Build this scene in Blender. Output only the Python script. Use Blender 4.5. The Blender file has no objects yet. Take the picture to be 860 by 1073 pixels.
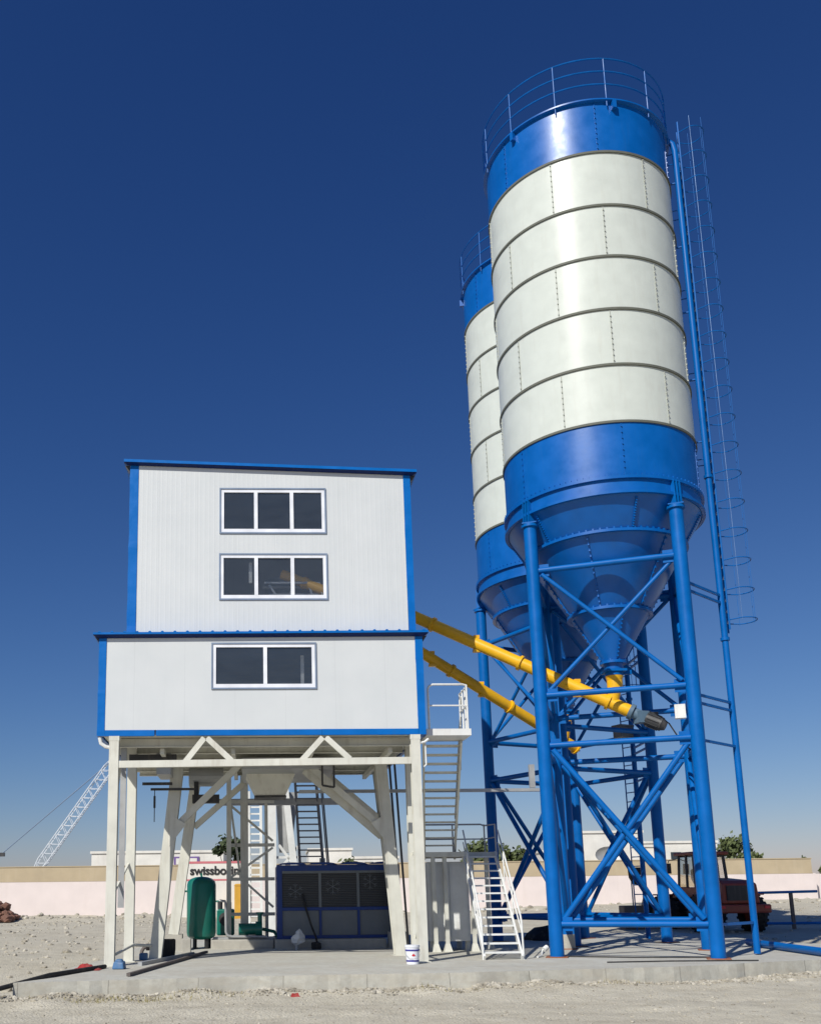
import bpy, math, random
from math import sin, cos, pi, radians, sqrt, atan2
from mathutils import Vector, Matrix, noise
random.seed(7)
SC = bpy.context.scene
COL = SC.collection
V = Vector

# ------------------------------------------------------------------ materials
def newmat(name):
    m = bpy.data.materials.new(name); m.use_nodes = True
    nt = m.node_tree
    b = nt.nodes['Principled BSDF']
    return m, nt, b
def N(nt, t, **kw):
    n = nt.nodes.new(t)
    for k, v in kw.items(): setattr(n, k, v)
    return n
def L(nt, a, b): nt.links.new(a, b)
def coords(nt, scale=(1,1,1), kind='Object'):
    tc = N(nt, 'ShaderNodeTexCoord'); mp = N(nt, 'ShaderNodeMapping')
    mp.inputs['Scale'].default_value = scale
    L(nt, tc.outputs[kind], mp.inputs['Vector']); return mp.outputs['Vector']
def noise_tex(nt, vec, scale, detail=4, rough=.55):
    n = N(nt, 'ShaderNodeTexNoise'); n.inputs['Scale'].default_value = scale
    n.inputs['Detail'].default_value = detail; n.inputs['Roughness'].default_value = rough
    L(nt, vec, n.inputs['Vector']); return n.outputs['Fac']
def ramp(nt, fac, stops):
    r = N(nt, 'ShaderNodeValToRGB'); e = r.color_ramp.elements
    e[0].position, e[0].color = stops[0][0], tuple(stops[0][1]) + (1,)
    e[1].position, e[1].color = stops[-1][0], tuple(stops[-1][1]) + (1,)
    for p, c in stops[1:-1]:
        x = e.new(p); x.color = tuple(c) + (1,)
    L(nt, fac, r.inputs['Fac']); return r.outputs['Color']
def mixc(nt, fac, a, b, mode='MIX'):
    m = N(nt, 'ShaderNodeMix', data_type='RGBA', blend_type=mode)
    if isinstance(fac, (int, float)): m.inputs[0].default_value = fac
    else: L(nt, fac, m.inputs[0])
    for i, c in ((6, a), (7, b)):
        if isinstance(c, (tuple, list)): m.inputs[i].default_value = tuple(c) + (1,)
        else: L(nt, c, m.inputs[i])
    return m.outputs[2]
def mathn(nt, op, a, b=0.0):
    m = N(nt, 'ShaderNodeMath', operation=op)
    for i, c in ((0, a), (1, b)):
        if isinstance(c, (int, float)): m.inputs[i].default_value = c
        else: L(nt, c, m.inputs[i])
    return m.outputs[0]
def bump(nt, b, h, strength=.2, dist=.02):
    n = N(nt, 'ShaderNodeBump'); n.inputs['Strength'].default_value = strength
    n.inputs['Distance'].default_value = dist
    L(nt, h, n.inputs['Height']); L(nt, n.outputs['Normal'], b.inputs['Normal'])
def paint(name, col, rough=.4, metal=0.0, dirt=.25, dirtcol=(.30,.26,.2), coat=0.0, bmp=.05, var=.12, scale=1.0, spec=.4):
    m, nt, b = newmat(name)
    v = coords(nt, (scale,)*3); vs = coords(nt, (3*scale,3*scale,.35*scale))
    n1 = noise_tex(nt, v, 2.3, 5); n2 = noise_tex(nt, vs, 2.0, 5, .65)
    lo = tuple(c*(1-var) for c in col); hi = tuple(min(1, c*(1+var*.5)) for c in col)
    base = ramp(nt, n1, [(.3, lo), (.7, hi)])
    f = ramp(nt, n2, [(.52, (0,0,0)), (.78, (1,1,1))])
    fm = mathn(nt, 'MULTIPLY', f, dirt)
    L(nt, mixc(nt, fm, base, dirtcol), b.inputs['Base Color'])
    r = ramp(nt, n1, [(.25, (rough*.8,)*3), (.75, (min(1, rough*1.25),)*3)])
    L(nt, r, b.inputs['Roughness'])
    b.inputs['Metallic'].default_value = metal
    b.inputs['Specular IOR Level'].default_value = spec
    if coat: b.inputs['Coat Weight'].default_value = coat; b.inputs['Coat Roughness'].default_value = .12
    if bmp: bump(nt, b, noise_tex(nt, v, 9, 4), bmp, .02)
    return m

M = {}
M['silo_white'] = paint('silo_white_paint', (.60,.64,.58), .33, dirt=.22, dirtcol=(.43,.41,.34), var=.06, bmp=.05, spec=.2)
M['silo_blue'] = paint('silo_blue_paint', (.0,.108,.41), .35, dirt=.12, dirtcol=(.05,.13,.27), var=.12, bmp=.04, spec=.42)
M['steel_blue'] = paint('steel_blue_paint', (.0,.116,.41), .40, dirt=.12, dirtcol=(.05,.11,.2), var=.14, spec=.2)
M['trim_blue'] = paint('trim_blue_sheet', (.0,.130,.46), .36, dirt=.06, dirtcol=(.1,.16,.26), var=.10, bmp=.12, spec=.25)
M['gasket'] = paint('seam_grey', (.12,.125,.10), .7, dirt=.15)
M['seam_pale'] = paint('seam_pale', (.42,.44,.39), .6, dirt=.3, dirtcol=(.2,.18,.14))
M['cream'] = paint('cream_steel_paint', (.65,.645,.565), .5, dirt=.40, dirtcol=(.27,.21,.14), var=.10)
M['white_paint'] = paint('white_steel_paint', (.74,.75,.72), .45, dirt=.25, dirtcol=(.35,.3,.22))
M['pvc'] = paint('white_window_frame', (.80,.82,.86), .35, dirt=.05)
M['pvc_edge'] = paint('window_edge_trim', (.20,.26,.36), .4, dirt=.1)
M['yellow'] = paint('yellow_screw_paint', (.86,.47,.012), .36, dirt=.14, dirtcol=(.3,.18,.06), coat=.2)
M['galv'] = paint('galvanised_steel', (.42,.43,.43), .45, .3, dirt=.2)
M['dark'] = paint('dark_steel', (.045,.045,.047), .55, dirt=.3)
M['motor'] = paint('motor_grey', (.045,.047,.05), .5, dirt=.3)
M['gearbox'] = paint('gearbox_blue_grey', (.10,.17,.24), .5, dirt=.3)
M['rubber'] = paint('black_rubber', (.02,.02,.021), .75, dirt=.35, dirtcol=(.2,.17,.13))
M['green'] = paint('tank_green_paint', (.005,.150,.112), .36, dirt=.12, dirtcol=(.15,.17,.12), coat=.25)
M['chblue'] = paint('chiller_blue_paint', (.008,.045,.22), .45, dirt=.2, dirtcol=(.15,.14,.13))
M['chgrey'] = paint('chiller_grey_panel', (.17,.19,.20), .5, dirt=.2)
M['red'] = paint('loader_red_paint', (.26,.05,.03), .42, dirt=.35, dirtcol=(.22,.15,.1))
M['redcloth'] = paint('red_cloth', (.35,.03,.03), .9, dirt=.4)
M['bluecloth'] = paint('blue_plastic', (.06,.16,.32), .5, dirt=.4)
M['brown'] = paint('brown_rubble', (.20,.10,.07), .9, dirt=.5, dirtcol=(.4,.33,.25), bmp=.5, scale=3)
M['wood'] = paint('weathered_wood', (.13,.11,.10), .8, dirt=.4, dirtcol=(.3,.26,.22))
M['orange'] = paint('orange_yellow_panel', (.60,.33,.04), .5, dirt=.35)
M['purple'] = paint('purple_frame', (.16,.10,.28), .6)
M['letter'] = paint('black_lettering', (.02,.02,.022), .6, dirt=.0)
M['pinkline'] = paint('pink_stripe', (.55,.16,.18), .6, dirt=.2)
M['bucketblue'] = paint('bucket_blue_band', (.05,.05,.28), .4, dirt=.1)
M['bucketred'] = paint('bucket_red_mark', (.6,.03,.04), .4, dirt=.1)
M['bark'] = paint('bark', (.10,.075,.05), .9, bmp=.4)
M['house'] = paint('white_render', (.72,.70,.64), .85, dirt=.25, dirtcol=(.4,.34,.27), scale=.3)
M['houseshade'] = paint('beige_render', (.46,.40,.33), .85, dirt=.2, scale=.3)
M['duskwin'] = paint('dark_window', (.04,.05,.06), .2, dirt=.0)
M['pinkwall'] = paint('pink_wall_render', (.74,.655,.62), .85, dirt=.3, dirtcol=(.60,.52,.47), scale=.35, var=.06)
M['tanwall'] = paint('tan_wall_block', (.47,.385,.255), .9, dirt=.3, dirtcol=(.55,.48,.37), scale=.35)
M['block'] = paint('concrete_kerb', (.42,.40,.345), .9, dirt=.4, dirtcol=(.28,.25,.2), bmp=.3, scale=2)
M['cage_glint'] = paint('cage_glint_steel', (.20,.31,.50), .3, .5, dirt=.05)  # paler than the tower blue: sun glints on ladder steel put into the colour
M['line'] = paint('crane_rope', (.16,.22,.32), .6)
M['stair_dark'] = paint('dark_blue_grey_steel', (.17,.18,.21), .55, dirt=.2)
M['rust'] = paint('rusty_plate', (.26,.10,.05), .85, dirt=.4, dirtcol=(.35,.3,.24))
M['navy'] = paint('navy_eave_strip', (.003,.017,.10), .5, dirt=.05, spec=.2)  # darker blue than the trim, for the sloped strip below each roof edge
M['crane'] = paint('pale_crane_paint', (.62,.66,.70), .5, dirt=.1)

def wall_material(name, rib, ribamp, seam, seamdark):
    m, nt, b = newmat(name)
    tc = N(nt, 'ShaderNodeTexCoord'); sp = N(nt, 'ShaderNodeSeparateXYZ'); L(nt, tc.outputs['Object'], sp.inputs[0])
    x = mathn(nt, 'ADD', sp.outputs[0], sp.outputs[1])
    ph = mathn(nt, 'FRACT', mathn(nt, 'DIVIDE', mathn(nt, 'ADD', x, 40.13), seam))
    d = mathn(nt, 'ABSOLUTE', mathn(nt, 'SUBTRACT', ph, .5))
    s = mathn(nt, 'LESS_THAN', d, .0075/seam)
    wv = mathn(nt, 'SINE', mathn(nt, 'MULTIPLY', x, 2*pi/rib))
    wv = mathn(nt, 'POWER', mathn(nt, 'ADD', mathn(nt, 'MULTIPLY', wv, .5), .5), 6.0)
    v = coords(nt, (1,1,1)); vs = coords(nt, (5,5,.25)); vb = coords(nt, (1.1,1.1,.5))
    n1 = noise_tex(nt, v, 1.2, 5); n2 = noise_tex(nt, vs, 1.6, 5, .7); n3 = noise_tex(nt, vb, 1.4, 2)
    base = ramp(nt, n1, [(.3, (.585,.612,.612)), (.7, (.625,.648,.645))])
    st = mathn(nt, 'MULTIPLY', ramp(nt, n2, [(.55, (0,0,0)), (.85, (1,1,1))]), .25)
    base = mixc(nt, st, base, (.52,.54,.53))
    base = mixc(nt, mathn(nt, 'MULTIPLY', s, seamdark), base, (.35,.37,.38))
    L(nt, base, b.inputs['Base Color'])
    b.inputs['Roughness'].default_value = .38
    b.inputs['Coat Weight'].default_value = .1
    h = mathn(nt, 'ADD', mathn(nt, 'MULTIPLY', wv, ribamp), mathn(nt, 'MULTIPLY', s, -1.0))
    h = mathn(nt, 'ADD', h, mathn(nt, 'MULTIPLY', n3, 1.2))
    bump(nt, b, h, .22, .012)
    return m
M['upper_panel'] = wall_material('ribbed_sandwich_panel', .118, .45, .95, .18)
M['lower_panel'] = wall_material('smooth_sandwich_panel', .30, .03, 1.19, .16)

def glass():
    m, nt, b = newmat('tinted_window_glass')
    out = nt.nodes['Material Output']; nt.nodes.remove(b)
    tr = N(nt, 'ShaderNodeBsdfTransparent'); tr.inputs[0].default_value = (.93,.95,.96,1)
    gl = N(nt, 'ShaderNodeBsdfGlossy'); gl.inputs['Roughness'].default_value = .03
    gl.inputs[0].default_value = (.80,.88,1,1)
    lw = N(nt, 'ShaderNodeFresnel'); lw.inputs['IOR'].default_value = 1.62
    f = mathn(nt, 'ADD', mathn(nt, 'MULTIPLY', lw.outputs[0], .8), .02)
    gl.inputs[0].default_value = (.95,.88,.78,1)
    mx = N(nt, 'ShaderNodeMixShader'); L(nt, f, mx.inputs[0]); L(nt, tr.outputs[0], mx.inputs[1]); L(nt, gl.outputs[0], mx.inputs[2])
    df = N(nt, 'ShaderNodeBsdfDiffuse'); df.inputs[0].default_value = (.55,.67,.84,1)       # film of dust
    dn_ = ramp(nt, noise_tex(nt, coords(nt, (1,1,2.5)), 1.6, 4), [(.3, (.050,)*3), (.7, (.066,)*3)])
    m2 = N(nt, 'ShaderNodeMixShader'); L(nt, dn_, m2.inputs[0]); L(nt, mx.outputs[0], m2.inputs[1]); L(nt, df.outputs[0], m2.inputs[2])
    L(nt, m2.outputs[0], out.inputs[0]); return m
M['glass'] = glass()

def mesh_mat():
    m, nt, b = newmat('dark_fan_mesh')
    tc = N(nt, 'ShaderNodeTexCoord'); sp = N(nt, 'ShaderNodeSeparateXYZ'); L(nt, tc.outputs['Object'], sp.inputs[0])
    w = mathn(nt, 'SINE', mathn(nt, 'MULTIPLY', sp.outputs[2], 2*pi/.05))
    c = ramp(nt, mathn(nt, 'ADD', mathn(nt, 'MULTIPLY', w, .5), .5), [(.2, (.018,.02,.023)), (.8, (.06,.065,.07))])
    L(nt, c, b.inputs['Base Color']); b.inputs['Roughness'].default_value = .5
    bump(nt, b, w, .4, .01); return m
M['mesh'] = mesh_mat()

def concrete_mat():
    m, nt, b = newmat('concrete')
    v = coords(nt, (1,1,1)); v2 = coords(nt, (.5,1.3,1))
    n1 = noise_tex(nt, v2, .55, 6, .6); n2 = noise_tex(nt, v, 7, 6, .7); n3 = noise_tex(nt, v, 40, 3)
    c = ramp(nt, n1, [(.25, (.40,.39,.325)), (.5, (.50,.49,.42)), (.75, (.56,.55,.475))])
    c = mixc(nt, .35, c, ramp(nt, n2, [(.35, (.33,.315,.275)), (.6, (.58,.57,.51))]))
    c = mixc(nt, mathn(nt, 'MULTIPLY', ramp(nt, n3, [(.62, (0,0,0)), (.8, (1,1,1))]), .3), c, (.2,.19,.17))
    tc = N(nt, 'ShaderNodeTexCoord'); sp = N(nt, 'ShaderNodeSeparateXYZ'); L(nt, tc.outputs['Object'], sp.inputs[0])
    wob = mathn(nt, 'MULTIPLY', noise_tex(nt, v, 1.5, 3), .12)
    ph = mathn(nt, 'FRACT', mathn(nt, 'DIVIDE', mathn(nt, 'ADD', mathn(nt, 'ADD', sp.outputs[0], wob), 50.3), 1.62))
    jn = mathn(nt, 'LESS_THAN', mathn(nt, 'ABSOLUTE', mathn(nt, 'SUBTRACT', ph, .5)), .006)
    geo = N(nt, 'ShaderNodeNewGeometry'); sg_ = N(nt, 'ShaderNodeSeparateXYZ'); L(nt, geo.outputs['True Normal'], sg_.inputs[0])
    side = mathn(nt, 'LESS_THAN', sg_.outputs[2], .5)
    c = mixc(nt, mathn(nt, 'MULTIPLY', mathn(nt, 'MULTIPLY', jn, side), .65), c, (.16,.15,.13))
    nb = noise_tex(nt, coords(nt, (.9,.9,3)), 1.4, 5, .7)
    c = mixc(nt, mathn(nt, 'MULTIPLY', ramp(nt, nb, [(.42, (0,0,0)), (.62, (1,1,1))]), .5), c, (.44,.40,.32))      # dust lying on it
    ns = noise_tex(nt, coords(nt, (.6,2.4,1)), .9, 4, .6)
    c = mixc(nt, mathn(nt, 'MULTIPLY', ramp(nt, ns, [(.58, (0,0,0)), (.72, (1,1,1))]), .35), c, (.27,.26,.235))     # damp and oil stains
    L(nt, c, b.inputs['Base Color']); b.inputs['Roughness'].default_value = .9
    bump(nt, b, mathn(nt, 'ADD', n2, mathn(nt, 'MULTIPLY', n3, .5)), .35, .02); return m
M['concrete'] = concrete_mat()

def ground_mat():
    m, nt, b = newmat('dusty_gravel_ground')
    v = coords(nt, (1,1,1)); v2 = coords(nt, (.35,1.6,1))
    n0 = noise_tex(nt, v2, .35, 5, .6); n1 = noise_tex(nt, v, 1.7, 7, .7); n2 = noise_tex(nt, v, 14, 5, .7)
    vo = N(nt, 'ShaderNodeTexVoronoi'); vo.inputs['Scale'].default_value = 22; L(nt, v, vo.inputs['Vector'])
    c = ramp(nt, n0, [(.25, (.43,.38,.285)), (.5, (.55,.505,.395)), (.75, (.60,.56,.45))])
    c = mixc(nt, .45, c, ramp(nt, n1, [(.3, (.28,.25,.185)), (.5, (.52,.48,.375)), (.72, (.63,.59,.48))]))
    st = ramp(nt, vo.outputs['Color'], [(.2, (.33,.30,.25)), (.8, (.64,.61,.54))])
    c = mixc(nt, mathn(nt, 'MULTIPLY', ramp(nt, n2, [(.45, (0,0,0)), (.7, (1,1,1))]), .45), c, st)
    L(nt, c, b.inputs['Base Color']); b.inputs['Roughness'].default_value = 1.0
    b.inputs['Specular IOR Level'].default_value = .15
    h = mathn(nt, 'ADD', mathn(nt, 'MULTIPLY', n1, 1.5), mathn(nt, 'ADD', mathn(nt, 'MULTIPLY', n2, .6), mathn(nt, 'MULTIPLY', vo.outputs['Distance'], .5)))
    bump(nt, b, h, .6, .06); return m
M['ground'] = ground_mat()
def stone_mat():
    m, nt, b = newmat('loose_stones')
    v = coords(nt, (1,1,1)); n1 = noise_tex(nt, v, 3.1, 3)
    L(nt, ramp(nt, n1, [(.3, (.22,.195,.15)), (.5, (.41,.375,.30)), (.7, (.56,.525,.44))]), b.inputs['Base Color'])
    b.inputs['Roughness'].default_value = .95; bump(nt, b, noise_tex(nt, v, 40, 3), .4, .02); return m
M['stone'] = stone_mat()
def leaf_mat(name, a, c):
    m, nt, b = newmat(name)
    v = coords(nt, (1,1,1)); n1 = noise_tex(nt, v, 1.8, 4)
    L(nt, ramp(nt, n1, [(.3, a), (.7, c)]), b.inputs['Base Color'])
    b.inputs['Roughness'].default_value = .6; b.inputs['Specular IOR Level'].default_value = .3
    return m
M['leaf'] = leaf_mat('dusty_leaves', (.05,.07,.025), (.15,.18,.07))
M['weed'] = leaf_mat('dry_weeds', (.20,.17,.05), (.36,.31,.12))
M['leaf2'] = leaf_mat('palm_leaves', (.03,.05,.022), (.085,.11,.05))

# ------------------------------------------------------------------ mesh helpers
WM = {}     # world matrix of every root and part, kept by hand
PSI, YF = .0348, 22.655
BLD = Matrix.Translation((0, YF, 0)) @ Matrix.Rotation(PSI, 4, 'Z')     # frame of the mixing house: x along the front, y into depth
WORLD = Matrix.Identity(4)
def BW(s, d, z): return BLD @ V((s, d, z))

class MB:
    def __init__(self, frame=WORLD): self.v = []; self.f = []; self.mi = []; self.fr = frame; self.cur = 0; self.marks = []; self.hold = False
    def add(self, vs, fs):
        if not self.hold: self.marks.append((len(self.v), len(self.f)))
        o = len(self.v); self.v += [V(p) for p in vs]
        for f in fs: self.f.append([o+i for i in f]); self.mi.append(self.cur)
        return self
    def box(self, a, b):
        (x0,y0,z0), (x1,y1,z1) = a, b
        return self.add([(x0,y0,z0),(x1,y0,z0),(x1,y1,z0),(x0,y1,z0),(x0,y0,z1),(x1,y0,z1),(x1,y1,z1),(x0,y1,z1)],
                        [(0,3,2,1),(4,5,6,7),(0,1,5,4),(1,2,6,5),(2,3,7,6),(3,0,4,7)])
    def hexa(self, p):      # bottom 4 then top 4
        return self.add(p, [(0,3,2,1),(4,5,6,7),(0,1,5,4),(1,2,6,5),(2,3,7,6),(3,0,4,7)])
    def cbox(self, c, s, rz=0):
        x, y, z = c; hx, hy, hz = s[0]/2, s[1]/2, s[2]/2; ca, sa = cos(rz), sin(rz)
        p = [(x+a*hx*ca-b*hy*sa, y+a*hx*sa+b*hy*ca, z+k*hz) for k in (-1,1) for a, b in ((-1,-1),(1,-1),(1,1),(-1,1))]
        return self.hexa(p)
    def bar(self, p, q, w, h=None, up=(0,0,1)):
        h = h or w; p = V(p); q = V(q); d = (q-p).normalized(); u = V(up)
        if abs(d.dot(u)) > .98: u = V((0,1,0))
        r = d.cross(u).normalized(); u = r.cross(d)
        P = []
        for c in (p, q):
            P += [c-r*w/2-u*h/2, c+r*w/2-u*h/2, c+r*w/2+u*h/2, c-r*w/2+u*h/2]
        return self.add(P, [(0,1,2,3),(4,7,6,5),(0,4,5,1),(1,5,6,2),(2,6,7,3),(3,7,4,0)])
    def ibeam(self, p, q, w, h, t=.02, up=(0,1,0)):
        p = V(p); q = V(q); d = (q-p).normalized(); u = V(up); r = d.cross(u).normalized(); u = r.cross(d)
        self.marks.append((len(self.v), len(self.f))); self.hold = True
        self.bar(p+u*(h/2-t/2), q+u*(h/2-t/2), w, t, u); self.bar(p-u*(h/2-t/2), q-u*(h/2-t/2), w, t, u)
        self.bar(p, q, t, h-2*t-.002, u); self.hold = False; return self
    def tube(self, p, q, r, r2=None, n=16, cap=True):
        p = V(p); q = V(q); r2 = r if r2 is None else r2; d = (q-p).normalized()
        u = V((0,0,1)) if abs(d.z) < .9 else V((1,0,0)); a = d.cross(u).normalized(); b = d.cross(a)
        P = []
        for c, rr in ((p, r), (q, r2)):
            P += [c+(a*cos(2*pi*i/n)+b*sin(2*pi*i/n))*rr for i in range(n)]
        F = [(i, (i+1)%n, n+(i+1)%n, n+i) for i in range(n)]
        if cap: F += [tuple(range(n-1,-1,-1)), tuple(range(n, 2*n))]
        return self.add(P, F)
    def path(self, pts, r, n=8, closed=False):
        pts = [V(p) for p in pts]; m = len(pts); P = []; prev = None
        for i, c in enumerate(pts):
            if closed: d = (pts[(i+1)%m]-pts[i-1]).normalized()
            else: d = (pts[min(i+1,m-1)]-pts[max(i-1,0)]).normalized()
            if prev is None:
                u = V((0,0,1)) if abs(d.z) < .9 else V((1,0,0)); a = d.cross(u).normalized()
            else: a = (prev - d*prev.dot(d)).normalized()
            prev = a; b = d.cross(a)
            P += [c+(a*cos(2*pi*k/n)+b*sin(2*pi*k/n))*r for k in range(n)]
        F = []
        for i in range(m if closed else m-1):
            j = (i+1) % m
            F += [(i*n+k, i*n+(k+1)%n, j*n+(k+1)%n, j*n+k) for k in range(n)]
        if not closed: F += [tuple(range(n-1,-1,-1)), tuple(range((m-1)*n, m*n))]
        return self.add(P, F)
    def ring(self, c, R, r, n=48, k=6, a0=0, a1=2*pi):
        full = abs(a1-a0-2*pi) < 1e-6
        pts = [(c[0]+R*cos(a0+(a1-a0)*i/n), c[1]+R*sin(a0+(a1-a0)*i/n), c[2]) for i in range(n if full else n+1)]
        return self.path(pts, r, k, full)
    def lathe(self, prof, c=(0,0,0), n=48, mats=None):
        P = []; m = len(prof)
        for r, z in prof: P += [(c[0]+r*cos(2*pi*i/n), c[1]+r*sin(2*pi*i/n), c[2]+z) for i in range(n)]
        o = len(self.v); self.v += [V(p) for p in P]
        for j in range(m-1):
            for i in range(n):
                self.f.append([o+j*n+i, o+j*n+(i+1)%n, o+(j+1)*n+(i+1)%n, o+(j+1)*n+i])
                self.mi.append(mats[j] if mats else self.cur)
        return self
    def split(self, name, mat, parent, **k):
        ends = self.marks[1:] + [(len(self.v), len(self.f))]; out = []
        for (a, fa), (b, fb) in zip(self.marks, ends):
            m = MB(self.fr); m.v = self.v[a:b]; m.f = [[i-a for i in f] for f in self.f[fa:fb]]; m.mi = self.mi[fa:fb]
            out.append(m.build(name, mat, parent, **k))
        return out
    def build(self, name, mat, parent=None, smooth=False, bevel=0):
        W = WM[parent.name] if parent is not None else WORLD
        if parent is None:      # origin at the middle of the base
            wv = [self.fr @ p for p in self.v]
            lo = [min(p[i] for p in wv) for i in range(3)]; hi = [max(p[i] for p in wv) for i in range(3)]
            W = Matrix.Translation(((lo[0]+hi[0])/2, (lo[1]+hi[1])/2, lo[2]))
        T = W.inverted() @ self.fr
        me = bpy.data.meshes.new(name)
        me.from_pydata([tuple(T @ p) for p in self.v], [], self.f)
        mats = mat if isinstance(mat, (list, tuple)) else [mat]
        for k in mats: me.materials.append(M[k] if isinstance(k, str) else k)
        if len(mats) > 1: me.polygons.foreach_set('material_index', self.mi)
        if smooth:
            me.polygons.foreach_set('use_smooth', [True]*len(me.polygons)); me.set_sharp_from_angle(angle=radians(38))
        me.update()
        o = bpy.data.objects.new(name, me); COL.objects.link(o)
        if parent is not None: o.parent = parent; WM[o.name] = WM[parent.name]
        else: o.matrix_world = W; WM[o.name] = W
        if bevel:
            bv = o.modifiers.new('bevel', 'BEVEL'); bv.width = bevel; bv.segments = 2; bv.limit_method = 'ANGLE'
        return o
def tag(o, label=None, cat=None, group=None, kind=None):
    if label: o['label'] = label
    if cat: o['category'] = cat
    if group: o['group'] = group
    if kind: o['kind'] = kind
    return o
def thing(name, label, cat, mw=WORLD, group=None):
    o = bpy.data.objects.new(name, None); COL.objects.link(o); o.matrix_world = mw; WM[o.name] = mw.copy()
    o.empty_display_size = .3
    return tag(o, label, cat, group)
def at(x, y, z, rz=0): return Matrix.Translation((x, y, z)) @ Matrix.Rotation(rz, 4, 'Z')
def bat(s, d, z): return BLD @ Matrix.Translation((s, d, z))
def smooth01(t): t = max(0, min(1, t)); return t*t*(3-2*t)

# ------------------------------------------------------------------ ground
def gz(x, y):
    z = -.08 + .13*smooth01((y-18.5)/7)
    for ry in (15.9, 17.6): z -= .035*math.exp(-((y-ry-.25*sin(x*.21)-.1*noise.noise(V((x*.6,ry,1))))/.22)**2)*(.6+.5*noise.noise(V((x*.8,ry,4))))
    if x > 11: z += .15*smooth01((x-11)/5)*(1-smooth01((y-24)/10))*smooth01((y-17)/5)
    z += smooth01((y-30)/34)*(.25 + .6*smooth01((x-4)/26))
    z += .10*smooth01((-x-5)/4)*smooth01((y-19)/6)*(.5+noise.noise(V((x*.3, y*.3, 3))))
    if 50 < y < 67: z += .28*max(0, 1-abs(y-63.5)/5)*(.6+noise.noise(V((x*.35, y*.5, 9))))
    z += .05*noise.noise(V((x*.45, y*.45, 0))) + .022*noise.noise(V((x*1.7, y*1.7, 5)))
    if y < 40: z += .012*noise.noise(V((x*5, y*5, 2)))
    if y < 20.5 and -6 < x < 13:   # rubble spilled along the slab edge
        e = front_y(x); dd = e - y
        if -.3 < dd < 1.4: z += .12*(1-abs(dd-.15)/1.3)*(.55+1.1*noise.noise(V((x*1.3, y*1.3, 7))))
    return z
FRONT = [(-5.0,18.55),(-.75,19.45),(3.7,19.8),(7.9,20.65),(11.7,22.2),(16.5,24.3)]
def front_y(x):
    if x <= FRONT[0][0]: return FRONT[0][1]
    for (a, b), (c, d) in zip(FRONT, FRONT[1:]):
        if x <= c: return b + (d-b)*(x-a)/(c-a)
    return FRONT[-1][1]
def axis(parts):
    out = []
    for a, b, s in parts:
        t = a
        while t < b-1e-6: out.append(t); t += s
    out.append(parts[-1][1]); return out
xs = axis([(-900,-300,150),(-300,-60,30),(-60,-20,3),(-20,-9,.6),(-9,18,.16),(18,36,.6),(36,60,3),(60,300,30),(300,900,150)])
ys = axis([(-60,0,12),(0,10,2),(10,15,.5),(15,26,.14),(26,40,.4),(40,70,.8),(70,100,5),(100,300,40),(300,1800,250)])
g = MB(); nx = len(xs)
slab_in = lambda x, y: (-4.7 < x < 15.5 and front_y(x)+.35 < y < 36)
g.v = [V((x, y, min(gz(x, y), .12) if slab_in(x, y) else gz(x, y))) for y in ys for x in xs]
g.f = [[j*nx+i, j*nx+i+1, (j+1)*nx+i+1, (j+1)*nx+i] for j in range(len(ys)-1) for i in range(nx-1)]
g.mi = [0]*len(g.f)
tag(g.build('ground', 'ground', smooth=True), kind='structure')

# slab the plant stands on
ZS = .25
poly = []
random.seed(3)
for (a, b), (c, d) in zip(FRONT, FRONT[1:]):
    n = int((c-a)/.22)
    for i in range(n):
        t = i/n; poly.append((a+(c-a)*t, b+(d-b)*t + .025*noise.noise(V((i*.7, a, 1))) + .012*random.uniform(-1,1)))
poly += [(16.5,24.3),(15.2,26.5),(14.6,30),(14.2,37),(-4.3,37),(-4.6,24)]
s = MB(); n = len(poly)
s.add([(x, y, ZS) for x, y in poly] + [(x, y-.0, -.5) for x, y in poly], [tuple(range(n))] + [(i, n+i, n+(i+1)%n, (i+1)%n) for i in range(n)])
tag(s.build('concrete_slab', 'concrete'), kind='structure')

# loose stones: nobody could count them
random.seed(11)
st = MB()
ico = [(0,0,1),(.89,0,.45),(.28,.85,.45),(-.72,.53,.45),(-.72,-.53,.45),(.28,-.85,.45),(.72,.53,-.45),(-.28,.85,-.45),(-.89,0,-.45),(-.28,-.85,-.45),(.72,-.53,-.45),(0,0,-1)]
icof = [(0,1,2),(0,2,3),(0,3,4),(0,4,5),(0,5,1),(1,6,2),(2,7,3),(3,8,4),(4,9,5),(5,10,1),(2,6,7),(3,7,8),(4,8,9),(5,9,10),(1,10,6),(6,11,7),(7,11,8),(8,11,9),(9,11,10),(10,11,6)]
def stone(mb, x, y, z, r):
    a = random.random()*6.3; ca, sa = cos(a), sin(a); sx, sy, sz = random.uniform(.7,1.4), random.uniform(.6,1.1), random.uniform(.4,.8)
    P = []
    for p in ico:
        k = r*random.uniform(.8,1.15); px, py = p[0]*k*sx, p[1]*k*sy
        P.append((x+px*ca-py*sa, y+px*sa+py*ca, z+p[2]*k*sz))
    mb.add(P, icof)
for i in range(2600):
    y = 14.5 + 6.5*random.random()**1.0; x = random.uniform(-7, 13.5)
    if y > front_y(x)-.03: continue
    stone(st, x, y, gz(x, y)+.003, random.choice([.008,.010,.012,.014,.016,.02,.028]))
for i in range(2300):    # heap of chips along the slab edge
    x = random.uniform(-5.5, 12.5); y = front_y(x) - abs(random.gauss(0, .32)) - .03
    stone(st, x, y, gz(x, y)+.008, random.choice([.018,.025,.035,.045,.06])*random.uniform(.7,1.2))
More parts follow.
